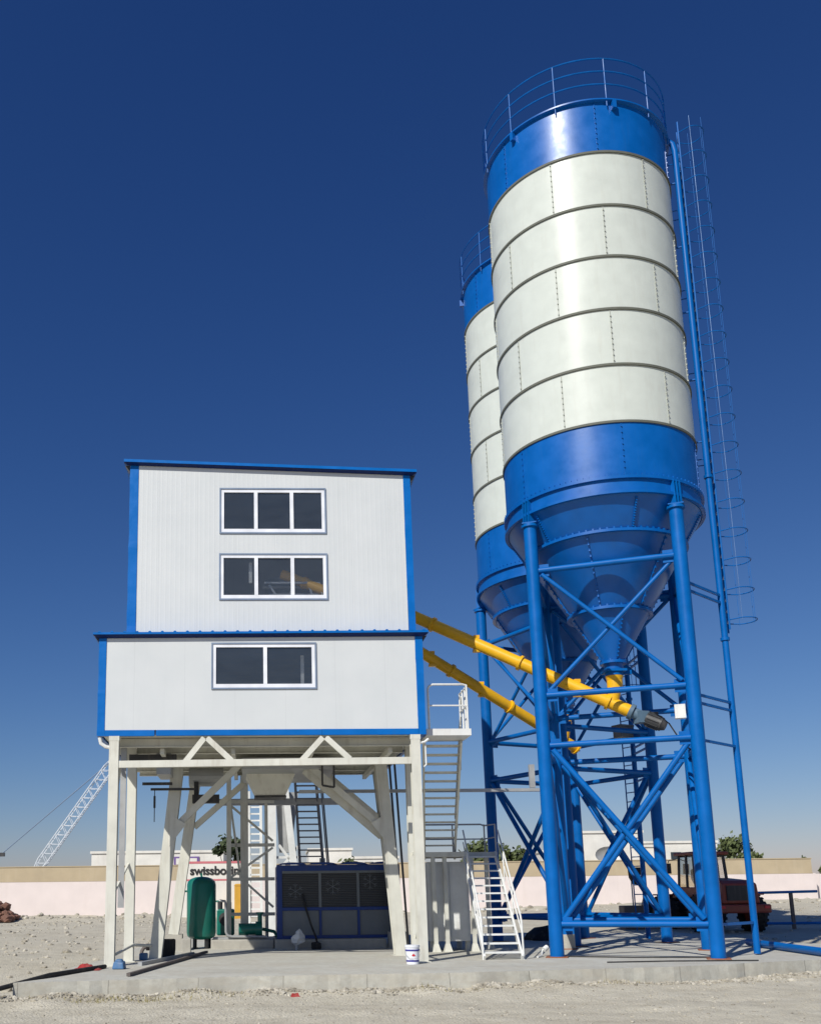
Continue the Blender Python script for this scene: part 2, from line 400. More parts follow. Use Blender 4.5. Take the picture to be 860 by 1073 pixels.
for i in range(1500):    # rough ground at the left and behind
    y = random.uniform(20, 62); x = random.uniform(-22, -5) if random.random() < .6 else random.uniform(13, 36)
    if slab_in(x, y): continue
    stone(st, x, y, gz(x, y)+.01, random.choice([.03,.04,.06,.08,.13]))
for i in range(260):
    x = random.uniform(-24, 40); y = random.uniform(60.5, 65.3)
    stone(st, x, y, gz(x, y)+.03, random.uniform(.08,.26))
tag(st.build('gravel', 'stone'), kind='stuff')

# ------------------------------------------------------------------ mixing house
house = thing('mixing_house', 'white two storey mixing house with blue trim standing on cream steel legs', 'building', bat(-.5, 3.2, ZS))
def pb(name, mat, mb, parent=None, **k): return mb.build(name, mat, parent or house, **k)
def front_wall(x0, x1, z0, zt, d0, d1, holes):
    """front panel with real window openings; zt(x) is the top"""
    mb = MB(BLD); cuts = sorted({x0, x1} | {h[0] for h in holes} | {h[1] for h in holes})
    for a, b in zip(cuts, cuts[1:]):
        hs = sorted([h for h in holes if h[0] <= a+1e-6 and h[1] >= b-1e-6], key=lambda h: h[2])
        z = z0; spans = []
        for h in hs: spans.append((z, h[2], False)); z = h[3]
        spans.append((z, None, True))
        for lo, hi, top in spans:
            ha, hb = (zt(a), zt(b)) if top else (hi, hi)
            mb.hexa([(a,d0,lo),(b,d0,lo),(b,d1,lo),(a,d1,lo),(a,d0,ha),(b,d0,hb),(b,d1,hb),(a,d1,ha)])
    return mb
LX0, LX1, LZ0, LZ1, LD = -4.36, 3.36, 5.45, 7.855, 6.5
w3 = (-1.70, .80, 6.555, 7.69)
low = front_wall(LX0+.18, LX1-.18, LZ0+.14, lambda x: LZ1, 0, .08, [w3])
low.box((LX0+.02,.002,LZ0+.14),(LX0+.10,LD,LZ1)); low.box((LX1-.10,.002,LZ0+.14),(LX1-.02,LD,LZ1)); low.box((LX0+.10,LD-.08,LZ0+.14),(LX1-.10,LD-.002,LZ1))
pb('lower_wall', 'lower_panel', low)
f = MB(BLD); f.box((LX0+.12,.09,LZ0+.03),(LX1-.12,LD-.1,LZ0+.12)); 
pb('floor_deck', 'cream', f)
UX0, UX1, UD0, UD1, UZ0 = -3.72, 3.24, .25, 6.2, 7.98
ztop = lambda x: 12.36 - .034*(x+3.5)
w1 = (-1.52, 1.125, 10.535, 11.735); w2 = (-1.53, 1.135, 8.83, 10.02)
up = front_wall(UX0+.19, UX1-.16, UZ0, ztop, UD0, UD0+.08, [w2, w1])
for a, b in ((UX0+.02, UX0+.10), (UX1-.10, UX1-.02)):
    up.hexa([(a,UD0+.002,UZ0),(b,UD0+.002,UZ0),(b,UD1,UZ0),(a,UD1,UZ0),(a,UD0+.002,ztop(a)),(b,UD0+.002,ztop(b)),(b,UD1,ztop(b)),(a,UD1,ztop(a))])
up.hexa([(UX0+.10,UD1-.08,UZ0),(UX1-.10,UD1-.08,UZ0),(UX1-.10,UD1-.003,UZ0),(UX0+.10,UD1-.003,UZ0),(UX0+.10,UD1-.08,ztop(UX0)),(UX1-.10,UD1-.08,ztop(UX1)),(UX1-.10,UD1-.003,ztop(UX1)),(UX0+.10,UD1-.003,ztop(UX0))])
pb('upper_wall', 'upper_panel', up)
fl = MB(BLD); fl.box((UX0+.12,UD0+.1,8.02),(UX1-.12,UD1-.1,8.10)); pb('upper_floor', 'galv', fl)
# corner and base trims, slightly crinkled sheet
def crinkle(mb, x0, x1, d0, d1, z0, z1, n=26):
    P = []
    for i in range(n+1):
        z = z0+(z1-z0)*i/n; e = .010*noise.noise(V((x0*3, z*2.4, 1)))+.006*noise.noise(V((x0, z*7, 4)))
        P += [(x0+e, d0+e, z), (x1+e*.4, d0+e*.8, z), (x1, d1, z), (x0+e, d1, z)]
    F = [(0,3,2,1), tuple(4*n+k for k in range(4))]
    for i in range(n):
        F += [(4*i+k, 4*i+(k+1)%4, 4*i+4+(k+1)%4, 4*i+4+k) for k in range(4)]
    mb.add(P, F)
for x0, x1 in ((LX0, LX0+.178), (LX1-.178, LX1)):
    t = MB(BLD); crinkle(t, x0, x1, -.012, .12, LZ0+.002, LZ1-.01); pb('corner_trim', 'trim_blue', t)
for x0, x1 in ((UX0-.03, UX0+.187), (UX1-.158, UX1+.015)):
    t = MB(BLD); crinkle(t, x0, x1, UD0-.012, UD0+.12, UZ0+.03, ztop((x0+x1)/2)-.02); pb('corner_trim', 'trim_blue', t)
t = MB(BLD); t.box((LX0+.18,-.014,LZ0),(-3.02,.078,LZ0+.137)); t.box((-2.985,-.014,LZ0+.004),(.9,.078,LZ0+.137)); t.box((.905,-.016,LZ0),(LX1-.18,.078,LZ0+.139))
t.box((LX0+.001,.125,LZ0),(LX0+.09,LD,LZ0+.137)); t.box((LX1-.09,.125,LZ0),(LX1-.001,LD,LZ0+.137))
pb('base_trim', 'trim_blue', t)
# roofs: ribbed sheet on a folded edge
r = MB(BLD); x0, x1 = LX0-.13, LX1+.13
zr = lambda x: 7.90+.010*(x-x0)
r.hexa([(x0,-.15,7.865),(x1,-.15,7.905),(x1,LD+.15,7.90),(x0,LD+.15,7.86),(x0,-.15,7.915),(x1,-.15,7.96),(x1,LD+.15,7.955),(x0,LD+.15,7.91)])
i = x0+.15
while i < x1-.1:
    z = 7.912+.0055*(i-x0); r.hexa([(i-.04,-.155,z),(i+.04,-.155,z),(i+.04,UD0-.03,z),(i-.04,UD0-.03,z),(i-.02,-.155,z+.03),(i+.02,-.155,z+.03),(i+.02,UD0-.03,z+.03),(i-.02,UD0-.03,z+.03)])
    i += .297
pb('lower_roof', 'trim_blue', r)
r = MB(BLD); r.add([(x0,-.148,7.862),(x1,-.148,7.90),(x0+.1,-.017,7.80),(x1-.1,-.017,7.835),(x0,-.017,7.862),(x1,-.017,7.90)], [(0,2,3,1),(0,4,2),(1,3,5),(2,4,5,3),(0,1,5,4)]); pb('eave_strip', 'navy', r)
r = MB(BLD); x0, x1 = UX0-.17, UX1+.17
r.hexa([(x0,UD0-.14,ztop(x0)+.002),(x1,UD0-.14,ztop(x1)+.002),(x1,UD1+.15,ztop(x1)+.002),(x0,UD1+.15,ztop(x0)+.002),(x0,UD0-.14,ztop(x0)+.075),(x1,UD0-.14,ztop(x1)+.075),(x1,UD1+.15,ztop(x1)+.075),(x0,UD1+.15,ztop(x0)+.075)])
pb('upper_roof', 'trim_blue', r)
r = MB(BLD); r.add([(x0,UD0-.138,ztop(x0)-.001),(x1,UD0-.138,ztop(x1)-.001),(x0+.1,UD0-.017,ztop(x0)-.045),(x1-.1,UD0-.017,ztop(x1)-.045),(x0,UD0-.017,ztop(x0)-.001),(x1,UD0-.017,ztop(x1)-.001)], [(0,2,3,1),(0,4,2),(1,3,5),(2,4,5,3),(0,1,5,4)]); pb('eave_strip', 'navy', r)
br = MB(BLD)
for xx, s_ in ((UX0-.04, -1), (UX1+.02, 1)):
    br.add([(xx,UD0+.02,ztop(xx)-.03),(xx+s_*.12,UD0+.02,ztop(xx)-.03),(xx,UD0+.02,ztop(xx)-.26),(xx,UD0+.07,ztop(xx)-.03),(xx+s_*.12,UD0+.07,ztop(xx)-.03),(xx,UD0+.07,ztop(xx)-.26)], [(0,1,2),(3,5,4),(0,3,4,1),(1,4,5,2),(2,5,3,0)])
for xx, s_ in ((LX0-.002, -1), (LX1+.002, 1)):
    br.add([(xx,.02,7.86),(xx+s_*.11,.02,7.86),(xx,.02,7.70),(xx,.07,7.86),(xx+s_*.11,.07,7.86),(xx,.07,7.70)], [(0,1,2),(3,5,4),(0,3,4,1),(1,4,5,2),(2,5,3,0)])
br.split('eave_bracket', 'dark', house)
# windows
def window(w, d, mull, sashes):
    a, b, lo, hi = w
    fr = MB(BLD); t = .035
    fr.box((a,d-.03,lo),(b,d+.05,lo+t)); fr.box((a,d-.03,hi-t),(b,d+.05,hi)); fr.box((a,d-.03,lo+t),(a+t,d+.05,hi-t)); fr.box((b-t,d-.03,lo+t),(b,d+.05,hi-t))
    win = pb('window', 'pvc_edge', fr)
    sf = MB(BLD); t2 = .075; a2, b2, l2, h2 = a+t+.001, b-t-.001, lo+t+.001, hi-t-.001
    sf.box((a2,d-.012,l2),(b2,d+.04,l2+t2+.015)); sf.box((a2,d-.012,h2-t2),(b2,d+.04,h2)); sf.box((a2,d-.012,l2+t2+.015),(a2+t2,d+.04,h2-t2)); sf.box((b2-t2,d-.012,l2+t2+.015),(b2,d+.04,h2-t2))
    for mx in mull: sf.box((mx-.045,d-.014,l2+t2+.015),(mx+.045,d+.042,h2-t2))
    pb('frame', 'pvc', sf, win)
    g = MB(BLD); e = [a2+t2] + list(mull) + [b2-t2]
    for k, (p, q) in enumerate(zip(e, e[1:])): 
        y = d+.012+.008*(k % 2); tl = .004*(k-1)
        g.add([(p,y,l2+t2),(q,y+tl,l2+t2),(q,y+tl+.006,h2-t2),(p,y+.006,h2-t2)], [(0,1,2,3)])
    pb('pane', 'glass', g, win)
    return win
window(w1, UD0, [-.62, .27], 3); window(w2, UD0, [-.62, .27], 3); window(w3, 0, [-.42], 2)
# things seen dimly inside through the panes
ins = MB(BLD); ins.box((.45,.5,6.2),(.53,.62,7.5)); ins.box((-.80,.5,9.35),(-.72,.6,9.88)); ins.box((-.45,2.2,9.75),(1.15,2.3,9.81)); ins.split('inner_post', 'white_paint', house)
ins = MB(BLD)
for p, q in (((-.7,2.6,9.45),(1.4,2.6,9.45)),((-.1,2.6,9.45),(-.4,2.6,8.2)),((.2,2.6,9.45),(.1,2.6,8.2)),((.8,2.6,9.45),(1.1,2.6,8.2)),((-.5,4.2,9.3),(1.8,4.2,9.3))): ins.bar(p, q, .14, .16)

for p, q in (((-.42,.72,9.42),(.98,.72,9.42)),((-.30,.72,9.36),(.0,.72,8.9)),((.30,.74,9.36),(.12,.74,8.8)),((.70,.74,9.36),(.86,.74,8.8)),((-.30,.76,9.12),(1.0,.76,9.12))): ins.bar(p, q, .05, .05)
ins.split('inner_frame', 'galv', house)
ins = MB(BLD); ins.bar((.98,.66,9.25),(1.08,.66,8.85),.10,.03); ins.bar((.95,.66,8.95),(1.15,.66,9.02),.06,.03); ins.split('inner_bracket', 'white_paint', house)
yt = MB(BLD); yt.tube((1.75,.50,8.86),(.05,1.02,9.74),.135,n=24); yt.tube((.62,.84,9.44),(.57,.86,9.47),.165,n=24); pb('feed_tube', 'yellow', yt, smooth=True)
wh = MB(BLD); wh.lathe([(.001,9.2),(.22,9.2),(.55,9.9),(.55,10.7),(.001,10.75)], (.2,4.6,0), 24); pb('cement_weigh_hopper', 'galv', wh, smooth=True)

# front portal: columns and truss
def hcol(mb, s, d, w=.22, z1=LZ0-.11, dep=.22):
    mb.ibeam((s,d,ZS), (s,d,z1), w, dep, .024); mb.box((s-.16,d-.16,ZS),(s+.16,d+.16,ZS+.018)); mb.box((s-w/2-.01,d-dep/2-.005,z1),(s+w/2+.01,d+dep/2+.005,LZ0))
for s, d in ((-3.955, .10), (3.10, .10), (-3.71, 1.6), (3.21, 1.6)):
    c = MB(BLD); hcol(c, s, d); pb('leg', 'cream', c)
tr = MB(BLD); tr.bar((-3.84,.06,4.79),(2.985,.06,4.84),.11,.16)
for a, b in (((-2.30,.06,4.84),(-1.86,.06,5.40)),((-1.22,.06,4.86),(-1.80,.06,5.40)),((.42,.06,4.86),(.92,.06,5.40)),((1.55,.06,4.88),(.99,.06,5.40))): tr.bar(a, b, .10, .13)
pb('front_truss', 'cream', tr)
st_ = MB(BLD); st_.box((-3.885,.70,1.52),(-3.745,.745,LZ0-.02)); pb('cable_trunking', 'galv', st_)
bx = MB(BLD); bx.bar((-3.86,.42,4.75),(-3.94,.20,3.9),.03,.10); bx.bar((-3.75,1.5,2.55),(-3.92,.25,1.85),.05); bx.bar((3.06,.2,2.5),(3.2,1.5,2.75),.05,.07); bx.bar((3.08,.2,1.0),(3.2,1.5,.75),.05,.07)
bx.path([(-3.84,.25,.50),(-3.6,1.5,.64),(-3.25,2.2,.58)], .035); bx.split('brace', 'cream', house)
gd = MB(BLD)       # gutters' short down-bends at the outer corners
gd.path([(-4.30,.06,LZ0-.02),(-4.27,.06,LZ0-.16),(-4.16,.06,LZ0-.24),(-4.02,.06,LZ0-.27)], .045); gd.path([(3.42,.05,LZ0-.10),(3.33,.05,LZ0-.17),(3.21,.05,LZ0-.2)], .03)
gd.path([(3.35,.10,LZ0-.2),(3.36,.14,4.75),(3.28,.12,4.68)], .02); gd.split('down_pipe', 'white_paint', house, smooth=True)
# underside joists
uj = MB(BLD)
for d in (.55, 1.7, 2.9, 4.1, 5.3, 6.3): uj.ibeam((LX0+.3,d,LZ0-.09),(LX1-.3,d,LZ0-.09),.12,.2,.015,(0,0,1))
for s in (-2.9, -1.2, .7, 2.6): uj.box((s-.05,.7,LZ0-.33),(s+.05,6.3,LZ0-.195))
uj.split('floor_joist', 'cream', house)
# splayed legs of the mixer frame
for (b0, t0, d) in ((-3.15,-2.62,2.4), (2.97,2.58,2.6)):
    c = MB(BLD); c.ibeam((b0,d,ZS),(t0,d,LZ0-.2),.30,.34,.025); c.box((b0-.22,d-.22,ZS),(b0+.22,d+.22,ZS+.02)); pb('leg', 'cream', c)
for (b0, t0, d) in ((-2.98,-2.36,6.0), (3.40,2.98,6.0)):
    c = MB(BLD); c.ibeam((b0,d,.70),(t0,d,LZ0-.2),.28,.32,.025); pb('leg', 'cream', c)
    q = MB(BLD); q.box((b0-.25,d-.25,ZS),(b0+.25,d+.25,.70)); pb('pedestal', 'block', q)
kb = MB(BLD)
for p, q in (((2.62,2.6,3.42),(.78,2.6,5.02)),((2.60,2.78,3.22),(.62,2.78,4.95)),((-2.78,2.4,3.40),(-1.05,2.4,5.08)),((-2.42,6,3.72),(-.62,6,5.30)),((3.0,6,3.9),(1.5,6,5.2))): kb.ibeam(p, q, .16, .20, .02)
for s_, d in ((2.72,2.6),(-2.83,2.4)): kb.add([(s_,d-.18,3.0),(s_-.42*(1 if s_>0 else -1),d-.18,3.55),(s_,d-.18,3.8),(s_,d-.16,3.0),(s_-.42*(1 if s_>0 else -1),d-.16,3.55),(s_,d-.16,3.8)], [(0,1,2),(3,5,4),(0,3,4,1),(1,4,5,2),(2,5,3,0)])
kb.split('knee_brace', 'cream', house)
hp = MB(BLD); P = []
for z, hx, hy in ((5.40,.86,.8),(5.24,.80,.75),(4.40,.40,.38)):
    P += [(-.25-hx+(.02),4-hy,z),(-.25+hx,4-hy,z),(-.25+hx,4+hy,z),(-.25-hx,4+hy,z)]
hp.add(P, [(4*k+i, 4*k+(i+1)%4, 4*k+4+(i+1)%4, 4*k+4+i) for k in (0,1) for i in range(4)])
pb('discharge_hopper', 'cream', hp)
hg = MB(BLD); hg.box((-.68,3.6,4.34),(.18,4.4,4.395)); pb('discharge_gate', 'dark', hg)
dk = MB(BLD)
for p, q, w in (((-3.75,1.3,5.12),(-2.6,1.3,5.12),.14),((-3.5,2.0,4.55),(-2.75,2.0,4.55),.07),((-3.3,2.1,4.42),(-2.2,2.1,4.42),.06),((-2.3,3,4.25),(-1.6,3,4.25),.22),((-2.2,3,4.7),(-2.2,3,4.2),.12),((1.05,2.2,5.1),(1.05,2.2,4.5),.05),((1.35,2.2,5.1),(1.35,2.2,4.45),.05),((1.05,2.2,4.5),(1.35,2.2,4.45),.05)): dk.bar(p, q, w)
dk.path([(-3.2,2.1,4.42),(-3.2,2.1,4.25),(-3.2,2.1,3.6)], .012, 6); dk.tube((-3.2,2.1,4.25),(-3.2,2.1,3.95),.028); dk.tube((2.98,3.6,5.3),(3.20,3.6,ZS),.03,n=8); dk.tube((3.12,3.6,5.3),(3.34,3.6,ZS),.03,n=8); dk.split('gate_linkage', 'dark', house)
mx = MB(BLD); mx.box((-3.1,1.4,4.72),(-2.75,2.6,5.25)); mx.tube((-2.4,3.2,4.85),(-1.5,3.2,4.85),.25,n=20); mx.box((-1.0,2.3,4.95),(1.4,5.6,5.24)); mx.split('mixer_drive', 'galv', house)

# ------------------------------------------------------------------ staircase at the right side of the mixing house
stair = thing('steel_staircase', 'cream steel switchback staircase beside the mixing house with landing and pipe handrails', 'staircase', bat(4.6, 2.5, ZS))
def sp(name, mat, mb, parent=None, **k): return mb.build(name, mat, parent or stair, **k)
q = MB(BLD); q.box((3.42,.28,5.47),(4.50,1.25,5.63)); sp('platform', 'white_paint', q)
q = MB(BLD); q.path([(3.50,.32,5.63),(3.50,.32,6.60),(3.53,.32,6.68),(3.62,.32,6.72),(4.35,.32,6.72),(4.44,.34,6.70),(4.46,.5,6.66),(4.46,1.2,6.66),(4.46,1.22,5.63)], .026); q.path([(3.50,.32,6.20),(4.44,.32,6.20),(4.46,1.2,6.20)], .02)
for s_, d in ((4.44,.33),(4.46,.62),(4.46,.9)): q.tube((s_,d,5.63),(s_,d,6.7),.024,n=8)
sp('platform_rail', 'white_paint', q, smooth=True)
q = MB(BLD); n = 14
for s0, s1 in ((3.47,3.96),(4.40,4.78)): q.bar((s0,1.0,5.46),(s1,4.25,2.74),.05,.20)
q.split('stringer', 'cream', stair)
q = MB(BLD)
for i in range(1, n):
    t = i/n; d = 1.0+3.25*t; z = 5.56-2.70*t; a = 3.47+.49*t; b = 4.40+.38*t
    q.hexa([(a+.025,d-.13,z-.035),(b-.025,d-.13,z-.035),(b-.025,d+.13,z-.035),(a+.025,d+.13,z-.035),(a+.025,d-.13,z),(b-.025,d-.13,z),(b-.025,d+.13,z),(a+.025,d+.13,z)])
q.split('tread', 'cream', stair)
q = MB(BLD); q.path([(4.46,1.0,6.55),(4.84,4.2,3.78)], .024); q.path([(4.43,1.0,6.05),(4.81,4.2,3.3)], .018)
for t in (.25, .5, .75): q.tube((4.40+.38*t+.04,1+3.25*t,5.5-2.7*t),(4.46+.38*t,1+3.2*t,6.55-2.77*t),.02,n=8)
sp('handrail', 'cream', q, smooth=True)
q = MB(BLD); q.box((3.90,3.72,2.72),(5.02,5.0,2.85)); q.box((5.022,4.0,2.722),(5.90,5.0,2.85)); sp('landing', 'cream', q)
q = MB(BLD); q.path([(3.95,4.95,3.66),(5.70,4.95,3.66),(5.80,4.93,3.62),(5.86,4.6,3.62),(5.88,4.05,3.6),(5.88,4.02,2.85)], .024); q.path([(3.95,4.95,3.25),(5.80,4.95,3.25),(5.88,4.05,3.25)], .018)
for s_ in (4.05, 4.9, 5.8): q.tube((s_,4.95,2.85),(s_,4.95,3.66),.022,n=8)
sp('landing_rail', 'galv', q, smooth=True)
for s_, d in ((4.10,3.80),(4.42,3.86),(5.14,3.84),(5.80,4.9)):
    q = MB(BLD); q.box((s_-.05,d-.05,ZS),(s_+.05,d+.05,2.72)); q.hexa([(s_-.11,d-.11,ZS),(s_+.11,d-.11,ZS),(s_+.11,d+.11,ZS),(s_-.11,d+.11,ZS),(s_-.055,d-.055,ZS+.2),(s_+.055,d-.055,ZS+.2),(s_+.055,d+.055,ZS+.2),(s_-.055,d+.055,ZS+.2)]); sp('leg', 'cream', q)
q = MB(BLD)
for s0, s1 in ((4.58,4.96),(5.46,5.84)): q.bar((s0,.42,ZS+.02),(s1,4.0,2.80),.045,.17)
q.split('stringer', 'white_paint', stair)
q = MB(BLD); n = 13
for i in range(n):
    t = (i+.5)/n; d = .45+3.55*t; z = ZS+.08+2.5*t; a = 4.58+.38*t; b = 5.46+.38*t
    q.hexa([(a+.023,d-.11,z-.04),(b-.023,d-.11,z-.04),(b-.023,d+.11,z-.04),(a+.023,d+.11,z-.04),(a+.023,d-.11,z),(b-.023,d-.11,z),(b-.023,d+.11,z),(a+.023,d+.11,z)])
q.split('tread', 'white_paint', stair)
for s0, s1 in ((4.56,4.94),(5.50,5.88)):
    q = MB(BLD); q.path([(s0,.45,ZS),(s0,.48,1.10),(s0+.02,.62,1.24),(s1,3.75,3.42)], .022)
    q.path([(s0+.01,.5,.82),(s1,3.8,3.1)], .016)
    for t in (.35, .68): q.tube((s0+(s1-s0)*t,.45+3.5*t,ZS+.1+2.5*t),(s0+(s1-s0)*t,.45+3.5*t,1.12+2.42*t),.018,n=8)
    sp('handrail', 'white_paint', q, smooth=True)
# cabinet under the landing
cab = thing('equipment_cabinet', 'plain cream steel cabinet standing under the staircase landing', 'cabinet', bat(4.8, 5.9, ZS))
q = MB(BLD); q.box((4.00,4.08,.50),(5.10,5.4,2.60)); q.build('body', 'white_paint', cab, bevel=.02)
q = MB(BLD); q.box((4.08,4.06,.60),(4.55,4.08,2.5)); q.box((4.58,4.06,.60),(5.03,4.08,2.5)); q.split('door', 'white_paint', cab)
q = MB(BLD)
for s_ in (4.07, 5.03):
    for d in (4.2, 5.3): q.box((s_-.06,d-.06,ZS),(s_+.06,d+.06,.50))
q.split('foot', 'cream', cab)

# ------------------------------------------------------------------ cement silos
def make_silo(cx, cy, rot, lad, seam0, label, extra=False):
    root = thing('cement_silo', label, 'silo', at(cx, cy, ZS), 'tall cement silos on braced legs')
    F = at(cx, cy, 0)
    R = 2.49
    Z = [22.47, 20.89, 19.30, 17.81, 16.31, 14.76, 13.21, 11.73]
    b = MB(F)
    prof = [(R-.35,11.33),(R,11.33),(R,11.73),(R,13.21),(R,20.89),(R,22.43)]
    b.lathe(prof, n=96, mats=[1,1,1,0,1])
    b.lathe([(R,22.40),(R+.10,22.42),(R+.10,22.46),(R,22.47),(.01,22.62)], n=96, mats=[1,1,1,1])
    for z in Z[1:7]:
        dk_ = 2
        b.lathe([(R-.01,z-.03),(R+.035,z-.03),(R+.035,z+.03),(R-.01,z+.03)], n=96, mats=[dk_]*3)
    for z in (11.74, 11.36): b.lathe([(R-.01,z-.05),(R+.075,z-.05),(R+.075,z+.025),(R-.01,z+.025)], n=96, mats=[1]*3)
    # bolted vertical seams of the shell plates
    for k in range(7):
        lo, hi = Z[k+1]+.03, Z[k]-.05; blue = k in (0, 6)
        for j in range(6):
            a = seam0 + j*pi/3 + (k % 2)*pi/6 + .06*noise.noise(V((k*1.7, j*2.3, 1)))
            c, s_ = cos(a), sin(a); b.cur = 1 if blue else 3
            tx, ty = -s_, c; w = .011; e = .012
            p = [(R*c-tx*w, R*s_-ty*w), (R*c+tx*w, R*s_+ty*w), ((R+e)*c+tx*w, (R+e)*s_+ty*w), ((R+e)*c-tx*w, (R+e)*s_-ty*w)]
            b.hexa([(x, y, lo) for x, y in p] + [(x, y, hi) for x, y in p])
            z = lo+.08
            while z < hi:
                b.cur = 1 if blue else 3
                b.cbox(((R+e+.012)*c, (R+e+.012)*s_, z), (.022,.03,.03), a); z += .155
    b.cur = 1
    for i in range(110):
        a = 2*pi*i/110; b.cbox(((R+.05)*cos(a), (R+.05)*sin(a), 11.79), (.045,.045,.05), a)
    b.build('shell', ['silo_white','silo_blue','gasket','seam_pale'], root, smooth=True)
    # cone
    c = MB(F); zc, r0, zt, r1 = 11.33, R-.02, 7.60, .24
    rr = lambda z: r1+(r0-r1)*(z-zt)/(zc-zt)
    c.lathe([(r0,zc),(rr(10.55),10.55),(rr(8.87),8.87),(r1,zt),(r1,7.42)], n=80)
    for z in (10.55, 8.87, 7.62): 
        c.lathe([(rr(z)-.01,z-.035),(rr(z)+.085,z-.035),(rr(z)+.085,z+.035),(rr(z)-.01,z+.035)], n=80)
        nb = int(2*pi*rr(z)/.16)
        for i in range(nb):
            a = 2*pi*i/nb; c.cbox(((rr(z)+.06)*cos(a), (rr(z)+.06)*sin(a), z+.055), (.04,.04,.05), a)
    for k, (z0, z1, m) in enumerate(((11.25,10.6,6),(10.5,8.95,6),(8.8,7.7,4))):
        for j in range(m):
            a = seam0+.1+j*2*pi/m+.5*(k % 2)
            c.bar(((rr(z0)+.01)*cos(a),(rr(z0)+.01)*sin(a),z0),((rr(z1)+.01)*cos(a),(rr(z1)+.01)*sin(a),z1),.035,.03)
            for t in range(12):
                z = z0+(z1-z0)*(t+.5)/12; c.cbox(((rr(z)+.03)*cos(a),(rr(z)+.03)*sin(a),z),(.04,.04,.04),a)
    c.build('cone', 'silo_blue', root, smooth=True)
    # tower
    G = F @ Matrix.Rotation(-rot, 4, 'Z'); h = 1.752
    corners = [(-h,-h),(h,-h),(h,h),(-h,h)]
    for x, y in corners:
        m = MB(G); m.tube((x,y,ZS+.02),(x,y,11.05),.165,n=24); m.tube((x,y,10.98),(x,y,11.05),.215,n=24)
        m.cur = 1; m.cbox((x,y,ZS+.012),(.50,.50,.024)); m.cur = 0
        u = V((x,y,0)).normalized(); t = V((-u.y,u.x,0))
        if extra and (x, y) == (-h, h):
            pq = MB(G); pq.tube((x,y,ZS),(x,y,.64),.21,n=20); pq.build('pedestal', 'block', root, smooth=True)
        for k in (-.10, 0, .10):        # bracket plates from the leg cap up to the shell
            pa = V((x,y,0))+t*k
            m.bar(pa+V((0,0,11.05)), pa+V((0,0,11.72))-u*.02, .022, .26, u)
        m.bar(V((x,y,11.06)), V((x,y,11.09)), .36, .36)
        m.build('leg', ['steel_blue','rust'], root, smooth=True)
    LV = (9.80, 6.56, 5.30, 1.02)
    bm, gs = MB(G), MB(G)
    for (xa, ya), (xb, yb) in zip(corners, corners[1:]+corners[:1]):
        d = V((xb-xa, yb-ya, 0)).normalized(); o = V((d.y,-d.x,0))*.02
        A = V((xa,ya,0))+d*.15; B = V((xb,yb,0))-d*.15
        for z in LV: bm.tube(A+V((0,0,z))+o, B+V((0,0,z))+o, .075, n=12)
        for z in LV:
            for P, sgn in ((A, 1), (B, -1)):
                c0 = P+d*sgn*.12+V((0,0,z)); gs.bar(c0-V((0,0,.16)), c0+V((0,0,.16)), .26, .014, V((d.y,-d.x,0)))
    bm.split('horizontal_beam', 'steel_blue', root, smooth=True)
    gs.split('gusset_plate', 'steel_blue', root)
    for (xa, ya), (xb, yb) in zip(corners, corners[1:]+corners[:1]):
        d = V((xb-xa, yb-ya, 0)).normalized(); o = V((d.y,-d.x,0))*.06; A = V((xa,ya,0))+d*.22; B = V((xb,yb,0))-d*.22
        for z0, z1, w in ((9.68,6.68,.055),(5.18,1.14,.07)):
            m = MB(G); m.tube(A+V((0,0,z0))+o, B+V((0,0,z1))+o, w, n=10); m.tube(A+V((0,0,z1))-o, B+V((0,0,z0))-o, w, n=10)
            m.split('cross_brace', 'steel_blue', root, smooth=True)
    # guard rail on the roof
    m = MB(F); RR = R+.06
    for i in range(12):
        a = seam0+2*pi*i/12+.13; m.tube((RR*cos(a),RR*sin(a),22.25),(RR*cos(a),RR*sin(a),23.72),.016,n=6)
    for z in (22.92, 23.32, 23.72): m.ring((0,0,z), RR, .021, 72, 6)
    m.build('guard_rail', 'steel_blue', root, smooth=True)
    for a in (lad+1.0, lad+2.5, lad-1.1, lad-2.2):
        m = MB(F); m.cbox(((R+.06)*cos(a),(R+.06)*sin(a),22.28),(.14,.10,.22),a); m.build('rail_socket', 'silo_blue', root)
    # fill pipe and caged ladder on the side
    ca, sa = cos(lad), sin(lad); u = V((ca,sa,0)); t = V((-sa,ca,0))
    pp = u*2.72
    m = MB(F); m.path([pp+V((0,0,ZS+.03)), pp+V((0,0,9)), pp+V((0,0,22.2)), pp*.985+V((0,0,22.45)), pp*.93+V((0,0,22.62)), pp*.8+V((0,0,22.68))], .078, 16)
    for z in (8.0, 12.4): m.tube(pp+V((0,0,z-.04)), pp+V((0,0,z+.04)), .11, n=16)
    m.build('fill_pipe', 'steel_blue', root, smooth=True)
    m = MB(F)
    for z in (13.4, 15.2, 17.2, 19.2, 21.2): m.bar(pp+V((0,0,z)), u*(R-.02)+V((0,0,z)), .05, .03)
    m.split('pipe_clamp', 'steel_blue', root)
    m = MB(F); nearest = max(corners, key=lambda c: (Matrix.Rotation(-rot,3,'Z') @ V((c[0],c[1],0))).dot(u)); q = Matrix.Rotation(-rot,3,'Z') @ V((nearest[0],nearest[1],0))
    for z in (9.15, 8.95, 6.35, 6.15, 5.25, 1.0): m.bar(pp+V((0,0,z)), q+V((0,0,z)), .05, .06)
    m.split('standoff_bracket', 'steel_blue', root)
    lz0 = 8.3 if extra else .5
    m = MB(F); l0 = u*2.88+t*.22; l1 = u*2.88+t*.64
    for l in (l0, l1): m.tube(l+V((0,0,lz0)), l+V((0,0,23.3)), .022, n=8)
